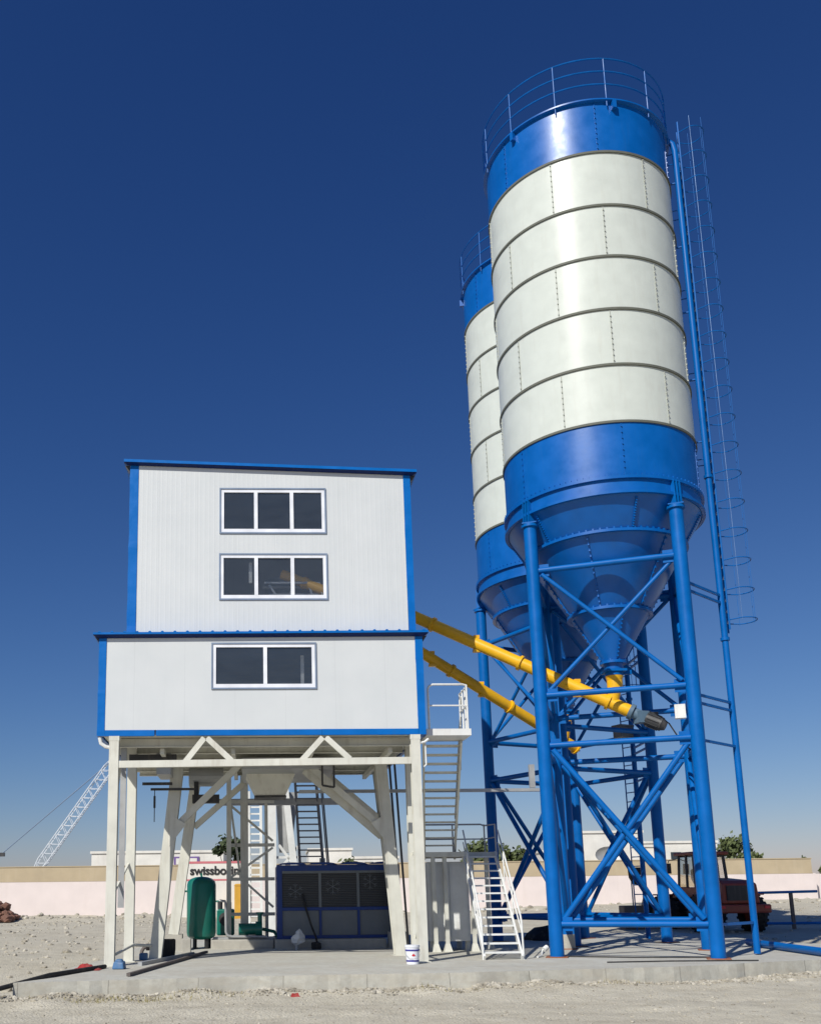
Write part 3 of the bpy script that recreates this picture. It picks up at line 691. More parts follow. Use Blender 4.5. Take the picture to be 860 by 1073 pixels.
    for z in (13, 15.5, 18, 20.5, 22.3):
        for l in (l0, l1): m.tube(l+V((0,0,z)), l-u*.40+V((0,0,z)), .015, n=6)
    ladder = m.build('ladder', 'steel_blue', root, smooth=True)
    m = MB(F); z = lz0+.25
    while z < 23.2: m.tube(l0+V((0,0,z)), l1+V((0,0,z)), .018, n=10); z += .30
    m.split('rung', 'cage_glint', ladder, smooth=True)  # rungs paler than the rails, their glint is in the colour
    m = MB(F); cc = (l0+l1)/2; z = 8.55; hw = .21
    def hoop(z):
        pts = [l0+V((0,0,z))]
        for i in range(13):
            a = -pi/2 + pi*i/12; pts.append(cc + u*(.30+.38*cos(a)) + t*(.36*sin(a)) + V((0,0,z)))
        pts.append(l1+V((0,0,z))); return pts
    while z < 23.3: m.path(hoop(z), .015, 6); z += .80
    m.split('cage_hoop', 'steel_blue', ladder, smooth=True); m = MB(F)
    for i in (0, 4, 8, 12):
        a = -pi/2 + pi*i/12; p = cc + u*(.295+.37*cos(a)) + t*(.35*sin(a)); m.bar(p+V((0,0,8.5)), p+V((0,0,23.3)), .035 if i == 0 else .012, .008, u)
    [c_.data.materials.__setitem__(0, M['cage_glint' if k_ == 0 else 'steel_blue']) for k_, c_ in enumerate(m.split('cage_strip', 'cage_glint', ladder))]  # front strip alone is pale, a sun glint painted along it
    if not extra:
        m = MB(F); m.cbox((1.62,-.55,6.62),(.50,.34,.34),-rot); m.cbox((1.62,-.55,6.82),(.56,.40,.05),-rot); m.build('vibrator_box', 'chgrey', root)
    if extra:
        m = MB(F); m.cbox((1.55,-.2,6.28),(.26,.20,.36),-rot); m.build('junction_box', 'white_paint', root)
    # slide gate under the cone
    m = MB(F); m.cbox((0,0,7.40),(.52,.52,.06)); m.tube((0,0,7.28),(0,0,7.37),.22,n=20); m.cbox((.36,.1,7.40),(.24,.12,.12)); m.build('outlet_gate', 'steel_blue', root, smooth=True)
    return root
make_silo(8.643, 24.924, .3416, radians(-19.9), radians(-94.5), 'nearer blue and white cement silo in front of its twin, with white junction box', True)
make_silo(8.976, 30.707, -.444, radians(24), radians(-96), 'farther blue and white cement silo half hidden behind its twin')

# ------------------------------------------------------------------ screw conveyors
def screw(P, Q, neck, label, driven=True):
    """P low end under a silo, Q high end inside the house"""
    P = V(P); Q = V(Q); d = (Q-P).normalized(); r = .165
    root = thing('screw_conveyor', label, 'screw conveyor', Matrix.Translation(P), 'yellow screw conveyors from silos to mixing house')
    m = MB(); m.tube(P-d*.35, Q, r, n=28); m.build('tube', 'yellow', root, smooth=True)
    m = MB(); ln = (Q-P).length
    for t in (0.02, .30, .60, .88): m.tube(P+d*ln*t, P+d*(ln*t+.07), r+.05, n=28)
    m.split('flange', 'yellow', root, smooth=True)
    m = MB()
    for t in (.12, .45, .70): 
        c = P+d*ln*t; m.cbox(c+V((0,0,r+.03)), (.16,.12,.09), 0)
        m.cbox(c-V((0,0,r+.03)), (.22,.14,.08), 0)
    m.split('inspection_lug', 'yellow', root)
    m = MB(); c = V(neck); foot = P+d*.12
    m.tube(foot, c-V((0,0,.30)), .15, .17, n=24); m.tube(c-V((0,0,.32)), c-V((0,0,.12)), .20, n=24); m.tube(c-V((0,0,.13)), c, .19, .23, n=24)
    m.build('inlet_neck', 'yellow', root, smooth=True)
    e = P-d*.35
    if not driven:
        m = MB(); m.tube(e, e-d*.06, r+.05, n=28); m.build('end_plate', 'yellow', root, smooth=True); return root
    m = MB()
    m.tube(e, e-d*.10, .21, n=24); m.tube(e-d*.10, e-d*.36, .15, n=20); m.cbox(e-d*.34+V((0,0,-.02)), (.34,.30,.30), .2); m.build('gearbox', 'gearbox', root, smooth=True)
    m = MB(); mdir = (-d+V((.0,-.15,0))).normalized(); g0 = e-d*.46
    m.tube(g0, g0+mdir*.40, .18, n=24); m.tube(g0+mdir*.40, g0+mdir*.50, .165, .12, n=24); m.cbox(g0+mdir*.18+V((0,-.06,.17)), (.18,.14,.10), 0)
    for k in range(10):
        a = 2*pi*k/10; side = mdir.cross(V((0,0,1))).normalized(); upv = side.cross(mdir); o = side*cos(a)+upv*sin(a)
        m.bar(g0+mdir*.03+o*.19, g0+mdir*.34+o*.19, .012, .03, o)
    m.build('motor', 'motor', root, smooth=True)
    m = MB(); m.path([g0+mdir*.2+V((0,-.05,.2)), g0+mdir*.5+V((.05,-.1,.05)), g0+mdir*.75+V((.1,-.1,-.35)), g0+mdir*1.0+V((.2,-.1,-.55))], .02, 6); m.build('power_cable', 'rubber', root, smooth=True)
    return root
A1 = V((8.643,24.924,6.50)); B1 = BW(3.86,4,9.50); d1 = (B1-A1).normalized()
screw(A1, A1+d1*9.0, (8.643,24.924,7.27), 'upper yellow screw conveyor rising from the nearer silo outlet into the upper storey')
A2 = V((8.976,30.707,6.42)); B2 = BW(4.42,6.0,8.93); d2 = (B2-A2).normalized()
screw(A2, A2+d2*7.6, (8.976,30.707,7.27), 'lower yellow screw conveyor rising from the farther silo towards the mixing house', False)

# cable tray between the house and the silo legs
ct = thing('cable_tray', 'long level grey cable tray running from the mixing house to the silo legs', 'cable tray', bat(4, 3.1, 4.4))
q = MB(BLD); q.box((.5,3.08,4.40),(7.0,3.22,4.415)); q.box((.5,3.08,4.416),(7.0,3.09,4.48)); q.box((.5,3.21,4.416),(7.0,3.22,4.48)); q.build('channel', 'galv', ct)
q = MB(BLD); q.path([(.5,3.15,4.44),(4,3.16,4.44),(7.0,3.15,4.44)], .03, 6); q.build('cable', 'galv', ct)
q = MB(BLD); q.box((6.66,3.10,4.50),(6.80,3.2,5.12)); q.build('riser', 'galv', ct)

# ------------------------------------------------------------------ ground equipment
tank = thing('air_receiver_tank', 'upright dark green compressed air tank on short legs under the mixing house', 'tank', bat(-2.25, 7, ZS))
q = MB(BLD @ Matrix.Translation((-2.25,7,0))); r_ = .43
prof = [(.001,.50),(.18,.505),(.32,.54),(.405,.60),(r_,.70),(r_,2.08),(.405,2.18),(.32,2.26),(.18,2.31),(.001,2.33)]
q.lathe(prof, n=40); q.build('vessel', 'green', tank, smooth=True)
for a in (.6, 2.3, 4.0, 5.3):
    q = MB(BLD @ Matrix.Translation((-2.25,7,0))); q.cbox((.28*cos(a),.28*sin(a),.42),(.07,.07,.34),a); q.cbox((.28*cos(a),.28*sin(a),ZS+.01),(.14,.14,.02),a); q.build('leg', 'dark', tank)
q = MB(BLD @ Matrix.Translation((-2.25,7,0))); q.lathe([(r_+.001,.69),(r_+.012,.69),(r_+.012,.73),(r_+.001,.73)], n=40); q.lathe([(r_+.001,2.05),(r_+.012,2.05),(r_+.012,2.09),(r_+.001,2.09)], n=40); q.tube((.43,-.1,1.6),(.52,-.12,1.6),.03,n=10); q.tube((-.43,-.1,1.9),(-.5,-.12,1.9),.03,n=10); q.tube((0,0,2.3),(0,0,2.42),.03,n=10); q.split('fitting', 'green', tank, smooth=True)
pipe = MB(BLD); pipe.path([(-1.72,6.9,1.62),(-1.55,6.85,1.60),(-1.53,6.85,1.5),(-1.52,6.85,.72),(-1.48,6.85,.62),(-1.35,6.85,.58),(-.3,6.9,.56)], .04, 10)
tag(pipe.build('air_pipe', 'galv', smooth=True), 'bent grey air pipe running from the green tank down to the pump', 'pipe')
cmp_ = thing('air_compressor', 'small dark green air compressor half hidden between the green tank and the pump', 'compressor', bat(-1.55, 8.6, ZS))
q = MB(BLD); q.box((-1.85,8.45,.55),(-1.30,9.1,1.35)); q.build('body', 'green', cmp_, bevel=.05)
q = MB(BLD); q.tube((-1.58,8.44,1.05),(-1.58,8.40,1.05),.2,n=24); q.build('fan_guard', 'dark', cmp_, smooth=True)
q = MB(BLD); q.tube((-1.75,8.7,1.35),(-1.75,8.7,1.62),.08,n=16); q.tube((-1.45,8.7,1.35),(-1.45,8.7,1.55),.06,n=16); q.split('cylinder_head', 'dark', cmp_, smooth=True)
pump = thing('water_pump', 'small green electric water pump on a steel frame between tank and chiller', 'pump', bat(-.85, 7.1, ZS))
q = MB(BLD); q.tube((-1.15,7.1,.78),(-.65,7.1,.78),.17,n=24); q.tube((-.65,7.1,.78),(-.45,7.1,.78),.22,n=24); q.build('motor_body', 'green', pump, smooth=True)
q = MB(BLD); q.tube((-.52,7.1,.95),(-.52,7.1,1.25),.07,n=14); q.tube((-.52,7.1,1.22),(-.52,7.1,1.27),.12,n=14); q.path([(-.45,7.1,.78),(-.1,7.1,.7),(.0,7.1,.55)], .05); q.build('pipe_fitting', 'green', pump, smooth=True)
q = MB(BLD); q.box((-1.9,6.95,.50),(-.1,7.05,.56)); q.box((-1.9,7.2,.50),(-.1,7.3,.56)); q.box((-1.25,6.96,.561),(-.4,7.28,.60)); q.split('base_frame', 'galv', pump)
pl = MB(BLD); pl.box((-1.95,6.55,ZS-.2),(-.12,8.4,.50)); tag(pl.build('pump_plinth', 'block', bevel=.03), 'low concrete plinth under the green water pump', 'plinth')
pl = MB(BLD); pl.box((-.10,6.05,ZS-.2),(3.1,9.0,.51)); tag(pl.build('chiller_plinth', 'block', bevel=.04), 'low wide concrete plinth under the blue chiller', 'plinth')
ch = thing('water_chiller', 'dark blue water chiller with mesh fan panels and snowflake marks', 'chiller', bat(1.6, 7.4, .51))
q = MB(BLD); D0 = 6.5
q.box((-.03,D0,.51),(.13,D0+.10,2.62)); q.box((3.44,D0,.51),(3.60,D0+.10,2.62))
for z0, z1 in ((.512,.60),(1.31,1.40),(2.45,2.62)): q.box((.131,D0+.004,z0),(3.439,D0+.10,z1))
for s_ in (1.24, 2.36): q.box((s_-.035,D0+.002,.601),(s_+.035,D0+.10,1.309))
q.box((-.02,D0+.101,.512),(.06,D0+2.0,2.6)); q.box((3.52,D0+.101,.512),(3.59,D0+2.0,2.6)); q.box((.07,D0+1.9,.512),(3.51,D0+2.0,2.6)); q.box((.07,D0+.12,2.50),(3.51,D0+1.89,2.60)); q.build('casing', 'chblue', ch)
for a, b in ((.135,1.20),(1.28,2.32),(2.40,3.435)):
    q = MB(BLD); q.box((a,D0+.04,.605),(b,D0+.06,1.305)); q.build('lower_panel', 'chgrey', ch)
    q = MB(BLD); q.box((a,D0+.04,1.405),(b,D0+.06,2.445)); mp = q.build('mesh_panel', 'mesh', ch)
    q = MB(BLD); q.box((a,D0-.004,2.38),(b,D0+.036,2.448)); q.build('panel_rail', 'chgrey', mp)
for s_ in (1.24, 2.36):
    q = MB(BLD); q.box((s_-.04,D0+.001,1.401),(s_+.04,D0+.1,2.449)); q.build('mesh_divider', 'chgrey', ch)
for (cx_, cz_) in ((.52,1.86),(1.62,1.99),(2.72,2.12)):
    q = MB(BLD)
    for k in range(3):
        a = pi/6+k*pi/3+ (pi/6 if False else 0); a = pi/2+k*pi/3
        c_, s_ = cos(a)*.23, sin(a)*.23; q.bar((cx_-c_,D0+.03,cz_-s_),(cx_+c_,D0+.03,cz_+s_),.012,.014,(0,1,0))
        for sg in (1, -1):
            for off in (.5, -.5):
                p0 = V((cx_+sg*c_*.62, D0+.03, cz_+sg*s_*.62)); aa = atan2(sg*s_, sg*c_)+off*1.6; q.bar(p0, p0+V((cos(aa)*.09,0,sin(aa)*.09)), .010, .010, (0,1,0))
    q.build('snowflake_mark', 'chgrey', ch)
for i in range(4):
    q = MB(BLD); x0 = .0+i*.9; P = []
    for k in range(9):
        a = k/8; P += [(x0+.87*a, D0-.05, 2.63+.07*max(0,sin(pi*a))**.5), (x0+.87*a, D0+1.9, 2.63+.07*max(0,sin(pi*a))**.5)]
    q.add(P, [(2*k, 2*k+2, 2*k+3, 2*k+1) for k in range(8)]+[tuple(range(0,18,2))]); q.build('top_cover', 'chblue', ch)

hs = MB(BLD); hs.path([(1.12,5.75,.27),(1.05,5.95,.60),(.95,6.30,.9),(.82,6.42,1.35),(.72,6.46,1.80)], .03, 8)
tag(hs.build('black_hose', 'rubber', smooth=True), 'thin black hose climbing the front of the blue chiller', 'hose')
vv = thing('pipe_valve', 'pale cloth wrapped pipe valve on the slab in front of the chiller', 'valve', bat(.55, 5.7, ZS))
q = MB(BLD); q.tube((.50,5.7,ZS),(.50,5.7,.72),.045,n=10); q.tube((.40,5.7,.55),(.62,5.7,.55),.06,n=12); q.build('pipe_stub', 'galv', vv, smooth=True)
q = MB(BLD); q.lathe([(.001,.40),(.10,.41),(.15,.47),(.17,.55),(.15,.63),(.11,.70),(.08,.76),(.001,.80)], (.55,5.68,0), 14)
for p in q.v: p += V((.09*noise.noise(p*7), .09*noise.noise(p*7+V((5,0,0))), .07*noise.noise(p*6+V((0,5,0)))))
q.build('wrapping', 'white_paint', vv)
q = MB(BLD); q.box((.92,5.6,ZS),(1.18,5.9,.44)); tag(q.build('rubber_block', 'rubber', bevel=.03), 'small black block on the slab in front of the chiller', 'block')

bk = thing('paint_bucket', 'white plastic paint bucket with blue bands at the foot of the right front leg', 'bucket', bat(2.76, -.55, ZS))
FB = BLD @ Matrix.Translation((2.76,-.55,ZS))
q = MB(FB); q.lathe([(.001,.002),(.135,.002),(.155,.36),(.165,.36),(.165,.41),(.001,.412)], n=32); q.build('pail', 'pvc', bk, smooth=True)
q = MB(FB)
for z in (.075, .30): rr_ = .135+.02*z/.36+.003; q.lathe([(rr_-.004,z-.018),(rr_,z-.018),(rr_+.002,z+.018),(rr_-.003,z+.018)], n=32)
q.build('blue_band', 'bucketblue', bk, smooth=True)
q = MB(FB); q.add([(-.045,-.150,.19),(0,-.152,.235),(.045,-.150,.19),(0,-.149,.17)], [(0,3,2,1)]); q.build('red_emblem', 'bucketred', bk)
q = MB(FB); q.path([(-.16,0,.33),(-.17,-.06,.22),(-.1,-.155,.14),(0,-.175,.12),(.1,-.155,.14),(.17,-.06,.22),(.16,0,.33)], .005, 5); q.build('handle', 'galv', bk)

bl = MB(BLD); bl.bar((-3.17,-2.9,ZS+.04),(-1.97,4.3,ZS+.05),.075,.06); tag(bl.build('steel_angle', 'wood'), 'dark weathered bar lying aslant on the slab beside the left legs', 'bar')
bl = MB(BLD); bl.bar((-3.28,.1,ZS+.04),(-2.3,3.6,ZS+.05),.10,.08); tag(bl.build('steel_angle', 'galv'), 'pale grey bar lying just behind the dark bar on the slab', 'bar')
q = MB(BLD @ Matrix.Translation((-2.90,3.0,0))); q.lathe([(.001,ZS),(.18,ZS),(.20,.45),(.20,.68),(.18,.70),(.17,.60),(.001,.6)], n=28); tag(q.build('barrel', 'rubber', smooth=True), 'short black plastic barrel behind the left splayed leg', 'barrel')
q = MB(BLD); q.box((-2.62,4.1,ZS),(-2.38,4.34,.66)); tag(q.build('concrete_post', 'block', bevel=.02), 'short square concrete post beside the black barrel', 'post')
q = MB(BLD); q.hexa([(-3.76,-.95,ZS),(-3.50,-.98,ZS),(-3.47,-.72,ZS),(-3.78,-.70,ZS),(-3.72,-.92,.42),(-3.52,-.96,.39),(-3.50,-.74,.43),(-3.75,-.72,.40)]); q.hexa([(-3.71,-.91,.40),(-3.53,-.93,.38),(-3.52,-.76,.42),(-3.74,-.74,.39),(-3.68,-.88,.47),(-3.58,-.9,.44),(-3.56,-.8,.48),(-3.68,-.78,.45)]); tag(q.build('blue_bin', 'bluecloth', bevel=.03), 'crumpled blue plastic container at the foot of the left front leg', 'container')
q = MB(BLD); q.box((-3.5,1.9,ZS),(-3.30,2.1,.42)); tag(q.build('blue_bin', 'bluecloth', bevel=.03), 'small blue box between the left legs of the house', 'box')
pc = MB(); random.seed(21)
x, y = BW(-4.28,-1.0,0)[:2]; n = 12
vs = [(x+(i/n-.5)*.6, y+(j/6-.5)*.4, ZS+.005+.11*max(0, sin(pi*i/n)*sin(pi*j/6))*(.6+.8*random.random())) for j in range(7) for i in range(n+1)]
pc.add(vs, [(j*(n+1)+i, j*(n+1)+i+1, (j+1)*(n+1)+i+1, (j+1)*(n+1)+i) for j in range(6) for i in range(n)]); tag(pc.build('red_cloth', 'redcloth', smooth=True), 'crumpled red cloth lying left of the left front leg', 'cloth')
pcable = MB(); pcable.path([BW(-8,-6.5,.0),BW(-6.2,-5.1,.06),BW(-5.35,-4.3,.17),BW(-4.7,-2.9,.30),BW(-4.3,-1.6,.295),BW(-3.95,-.6,.295)], .045, 8); tag(pcable.build('black_hose', 'rubber', smooth=True), 'thick black hose crossing the dirt to the left front leg', 'hose')
wp = MB(); y0 = 18.6
for p, q_ in (((-5.7,18.2,.05),(-5.0,18.75,.20)),((-6.0,18.0,.03),(-5.35,18.05,.05)),((-5.55,17.9,.0),(-5.5,18.3,.12))): wp.bar(p, q_, .10, .05)
tag(wp.build('broken_pallet', 'dark'), 'dark broken timber frame lying at the left end of the slab', 'scrap')
lp = MB(BLD); lp.path([(-3.50,2.3,.27),(-3.48,2.35,.45),(-3.44,2.4,.52),(-3.36,2.4,.54)], .045, 10); lp.tube((-3.38,2.4,.54),(-3.30,2.4,.54),.085,n=14); tag(lp.build('valve_elbow', 'wood', smooth=True), 'rusty pipe elbow standing between the left legs', 'pipe')
for k, pts in enumerate((((6.9,-1.05,0),(8.3,-.95,0),(10.2,-1.1,0)), ((6.3,1.2,0),(8,.4,0),(9.7,.05,0)))):
    pp_ = MB(BLD); pp_.path([(a, b, ZS+.02) for a, b, _ in pts], .015, 6); tag(pp_.build('ground_cable', 'rubber'), ('thin dark cable lying straight on the slab between the front silo legs', 'thin dark cable running slantwise between the silo legs')[k], 'cable')
pp_ = MB(); pp_.tube((12.67,27.64,ZS+.11),(12.23,22.87,ZS+.115),.09,.09,16,False); pp_.tube((12.23,22.87,ZS+.115),(12.67,27.64,ZS+.11),.075,.075,16,False); tag(pp_.build('loose_pipe', 'steel_blue', smooth=True), 'loose blue steel pipe lying on the ground at the right edge', 'pipe')
bg = MB(); bg.lathe([(.001,0),(.85,.01),(.80,.10),(.70,.2),(.5,.33),(.3,.36),(.12,.42),(.001,.40)], (8.5,32.4,ZS), 22); 
bags = bg.v; 
for p in bags: p += V((.3*noise.noise(p*2.2), .3*noise.noise(p*2.2+V((9,0,0))), .16*noise.noise(p*1.5+V((0,9,0)))*(1 if p.z > ZS+.05 else 0)))
tag(bg.build('tarpaulin_heap', 'rubber', smooth=True), 'low heap of black tarpaulin on the slab behind the stairs', 'tarpaulin')
q = MB(BLD); q.path([(5.95,.9,ZS+.02),(6.15,1.25,ZS+.03),(6.24,1.5,ZS+.12),(6.3,1.55,ZS+.18)], .02, 8); q.tube((6.28,1.5,ZS+.15),(6.38,1.55,ZS+.21),.06,n=12); tag(q.build('white_spout', 'white_paint', smooth=True), 'small white bent pipe on the slab beside the left front silo leg', 'pipe')

q = MB(BLD); q.bar((3.32,4.6,ZS+.05),(3.62,6.0,.58),.10,.05); tag(q.build('plank', 'wood'), 'short dark plank leaning on the right end of the chiller plinth', 'plank')
random.seed(31); wd = MB()
for cx_, cy_, n_, sp_ in ((-3.1,18.2,150,.55),(-2.3,18.35,120,.5),(-1.2,18.75,60,.4),(2.9,19.25,60,.4),(6.6,20.0,50,.4),(-5.8,20.5,80,.7)):
    for i in range(n_):
        x, y = cx_+random.gauss(0,sp_), cy_+random.gauss(0,.12)
        if y > front_y(x)-.04: continue
        a = random.random()*6.28; h_ = random.uniform(.03,.10); z = gz(x,y); dx, dy = cos(a)*.006, sin(a)*.006; lx, ly = random.gauss(0,.03), random.gauss(0,.03)
        wd.add([(x-dx,y-dy,z),(x+dx,y+dy,z),(x+lx,y+ly,z+h_)], [(0,1,2)])
tag(wd.build('weeds', 'weed'), kind='stuff')
rw = MB(); x, y = .16, 18.75; z = gz(x,y)
rw.hexa([(x-.08,y-.05,z),(x+.09,y-.04,z),(x+.07,y+.06,z),(x-.09,y+.04,z),(x-.05,y-.04,z+.06),(x+.05,y-.02,z+.08),(x+.05,y+.03,z+.05),(x-.06,y+.02,z+.07)])
tag(rw.build('red_wrapper', 'redcloth'), 'small crumpled red wrapper on the gravel in front of the slab', 'wrapper')

# rear tower of the aggregate lift, seen between the legs
rt = thing('lift_tower', 'slim grey lattice tower behind the mixing house between tank and chiller', 'tower', bat(-.6, 8.6, ZS))
q = MB(BLD)
for s_, d, w, z1 in ((-1.45,7.6,.14,5.6),(-.98,7.9,.24,5.6),(-.30,7.9,.10,5.4)): q.bar((s_,d,ZS),(s_,d,z1),w,w)
q.split('post', 'cream', rt)
q = MB(BLD)
for z in (4.62, 3.28, 2.25, 1.2): q.bar((-1.45,7.8,z),(-.05,7.8,z),.07,.10)
for p, q_ in (((-1.4,7.8,4.5),(-.1,7.8,3.4)),((-1.4,7.8,2.3),(-.1,7.8,3.2)),((-1.0,7.8,2.2),(-.1,7.8,1.4)),((-1.4,7.8,4.5),(-1.1,7.8,2.3))): q.bar(p, q_, .07)
q.split('lattice_bar', 'cream', rt)
q = MB(BLD); q.box((-1.8,8.3,4.55),(2.1,8.42,4.76)); q.build('cross_beam', 'galv', rt)
hs_ = thing('hoist_frame', 'sunlit cream hoist posts standing well behind the mixing house above the chiller', 'hoist', bat(.2, 13.5, ZS))
q = MB(BLD); q.bar((-.01,13.5,ZS),(-.01,13.5,5.6),.32,.32); q.bar((.50,13.5,5.6),(1.05,13.5,ZS),.24,.24); q.split('post', 'white_paint', hs_)
q = MB(BLD); q.bar((.15,13.5,2.5),(.95,13.5,3.5),.10); q.bar((.25,13.5,3.55),(.95,13.5,2.6),.10); q.bar((.1,13.5,3.1),(1.0,13.5,3.1),.09); q.split('strut', 'white_paint', hs_)
q = MB(BLD); q.hexa([(.28,13.7,3.3),(.70,13.7,3.3),(.70,14.3,3.3),(.28,14.3,3.3),(.15,13.65,5.5),(1.0,13.65,5.5),(1.0,14.4,5.5),(.15,14.4,5.5)]); q.build('skip_chute', 'galv', hs_)
ld = thing('access_ladder', 'pale steel ladder standing behind the lattice tower', 'ladder', bat(-.6, 14.2, ZS))
q = MB(BLD); q.bar((-.86,14.2,ZS),(-.86,14.2,5.6),.12); q.bar((-.40,14.2,ZS),(-.40,14.2,5.6),.10); q.split('rail', 'white_paint', ld)
q = MB(BLD); z = .5
while z < 5.5: q.bar((-.82,14.2,z),(-.45,14.2,z),.05,.06); z += .25
q.split('rung', 'white_paint', ld)
rs = thing('rear_stair', 'steep dark steel stair rising behind the chiller', 'staircase', bat(1.2, 8.8, ZS))
q = MB(BLD)
for a, b in ((.92,.62),(1.72,1.28)): q.bar((a,9.3,ZS),(b,8.2,5.5),.05,.16)
q.split('stringer', 'stair_dark', rs)
q = MB(BLD)
for i in range(26):
    t = (i+.5)/26; q.cbox(((1.32-.37*t), 9.3-1.1*t, ZS+5.2*t), (.76-.1*t,.22,.035))
q.split('tread', 'stair_dark', rs)
q = MB(BLD); q.path([(1.82,9.1,1.2),(1.40,8.0,6.2)], .025); q.path([(1.80,9.15,.8),(1.38,8.05,5.8)], .02); q.split('handrail', 'stair_dark', rs)

# ------------------------------------------------------------------ wheel loader behind the silos
LA = atan2(.99, -.12)
ldr = thing('wheel_loader', 'dark red wheel loader with black bucket parked behind the silos', 'wheel loader', at(17.1, 40.7, .13, LA))
FL = at(17.1, 40.7, .13, LA)     # +x is forward
def lb(name, mat, mb, parent=None, **k): return mb.build(name, mat, parent or ldr, **k)
q = MB(FL); q.box((-2.3,-.62,.75),(.15,.62,1.25)); q.box((.2,-.45,.7),(1.9,.45,1.15)); q.tube((.18,0,.6),(.18,0,1.3),.2); lb('chassis', 'dark', q)
q = MB(FL)
P = [(-2.55,.78,1.1),(-.6,.78,1.1),(-.6,.72,2.1),(-2.3,.66,1.98),(-2.55,.70,1.85)]
nP = len(P); q.add([(x,-y,z) for x, y, z in P]+[(x,y,z) for x, y, z in P], [tuple(range(nP)), tuple(range(2*nP-1,nP-1,-1))]+[(i, nP+i, nP+(i+1)%nP, (i+1)%nP) for i in range(nP)]); lb('engine_hood', 'red', q, bevel=.05)
q = MB(FL); q.box((-2.60,-.58,1.22),(-2.553,.58,1.78)); g_ = lb('rear_grille', 'dark', q)
q = MB(FL)
for k in range(7): q.box((-2.63,-.56,1.26+k*.075),(-2.602,.56,1.285+k*.075))
lb('louvre', 'motor', q, g_)
q = MB(FL); q.box((-2.75,-1.1,.75),(-2.35,1.1,1.08)); lb('counterweight', 'red', q, bevel=.06)
for sy in (-1, 1):
    q = MB(FL); q.box((-2.78,sy*.9-.1,.92),(-2.752,sy*.9+.1,1.02)); lb('tail_light', 'bucketred', q)
    q = MB(FL); q.box((-2.1,sy*1.0-.25,1.42),(-.9,sy*1.0+.25,1.48)); lb('fender', 'red', q, bevel=.02)
    q = MB(FL); q.box((.75,sy*1.0-.25,1.42),(1.95,sy*1.0+.25,1.48)); lb('fender', 'red', q, bevel=.02)
    for wx in (-1.5, 1.35):
        q = MB(FL); c0, c1 = (wx, sy*.80, .72), (wx, sy*1.28, .72)
        prof = [(.36,-.24),(.62,-.25),(.71,-.19),(.73,0),(.71,.19),(.62,.25),(.36,.24)]
        P = []; n = 40
        for r_, w in prof: P += [(wx+r_*cos(2*pi*i/n), sy*1.04+w, .72+r_*sin(2*pi*i/n)) for i in range(n)]
        q.add(P, [(j*n+i, j*n+(i+1)%n, (j+1)*n+(i+1)%n, (j+1)*n+i) for j in range(len(prof)-1) for i in range(n)])
        for i in range(20):
            a = 2*pi*i/20
            for s2 in (-1, 1):
                p = V((wx+.73*cos(a), sy*1.04+s2*.12, .72+.73*sin(a))); q.bar(p, p+V((-.10*sin(a), s2*.02, .10*cos(a))), .20, .04, V((cos(a),0,sin(a))))
        wheel = lb('wheel', 'rubber', q, smooth=True)
        q = MB(FL); q.tube((wx,sy*.90,.72),(wx,sy*1.20,.72),.36,n=32); q.tube((wx,sy*1.19,.72),(wx,sy*1.30,.72),.14,n=20); lb('rim', 'red', q, wheel, smooth=True)
# cab
q = MB(FL); q.box((-.62,-.72,1.12),(.78,.72,1.75)); lb('cab_base', 'red', q, bevel=.04)
q = MB(FL)
for sy in (-1, 1):
    for x0, x1 in ((-.58,-.50),(.72,.62),(.05,.05)): q.bar((x0,sy*.68,1.74),(x1,sy*.64,3.02),.09)
q.bar((-.5,-.64,2.98),(-.5,.64,2.98),.08); q.bar((.62,-.64,2.98),(.62,.64,2.98),.08); q.split('cab_pillar', 'dark', ldr)
q = MB(FL)
for sy in (-1, 1): q.add([(-.55,sy*.69,1.76),(.70,sy*.69,1.76),(.60,sy*.65,2.96),(-.5,sy*.65,2.96)], [(0,1,2,3)])
q.add([(-.58,-.66,1.76),(-.58,.66,1.76),(-.51,.62,2.96),(-.51,-.62,2.96)], [(0,1,2,3)]); q.add([(.71,-.66,1.76),(.71,.66,1.76),(.63,.62,2.96),(.63,-.62,2.96)], [(0,1,2,3)]); q.split('cab_window', 'glass', ldr)
q = MB(FL); q.box((-.72,-.78,3.02),(.85,.78,3.16)); lb('cab_roof', 'red', q, bevel=.05)
q = MB(FL); q.box((-.25,-.25,1.76),(.25,.25,2.0)); q.box((-.3,-.24,2.0),(-.15,.24,2.6)); q.tube((.35,0,1.76),(.5,0,2.3),.03); lb('operator_seat', 'dark', q)
for sy in (-1, 1):
    q = MB(FL); q.path([(.68,sy*.72,2.9),(.8,sy*1.0,2.85),(.8,sy*1.05,2.75)], .02, 6); mir = lb('mirror', 'dark', q)
    q = MB(FL); q.cbox((.8,sy*1.06,2.52),(.06,.24,.42)); lb('mirror_glass', 'dark', q, mir)
q = MB(FL); q.tube((-1.35,.45,2.0),(-1.35,.45,2.75),.06,n=14); lb('exhaust', 'dark', q)
q = MB(FL)
for sy in (-1, 1):
    q.bar((.9,sy*.42,1.75),(2.5,sy*.42,.95),.12,.28); q.bar((.6,sy*.42,.9),(.95,sy*.42,1.8),.14,.3); q.tube((1.0,sy*.3,1.2),(2.0,sy*.3,1.25),.07)
lb('lift_arm', 'red', q)
q = MB(FL); P = [(2.4,.25),(2.42,.95),(2.55,1.25),(2.75,1.32),(2.68,1.05),(2.62,.55),(2.85,.22),(3.45,.12),(3.45,.08),(2.75,.10)]
nP = len(P); q.add([(x,-1.3,z) for x, z in P]+[(x,1.3,z) for x, z in P], [(i, nP+i, nP+(i+1)%nP, (i+1)%nP) for i in range(nP)])
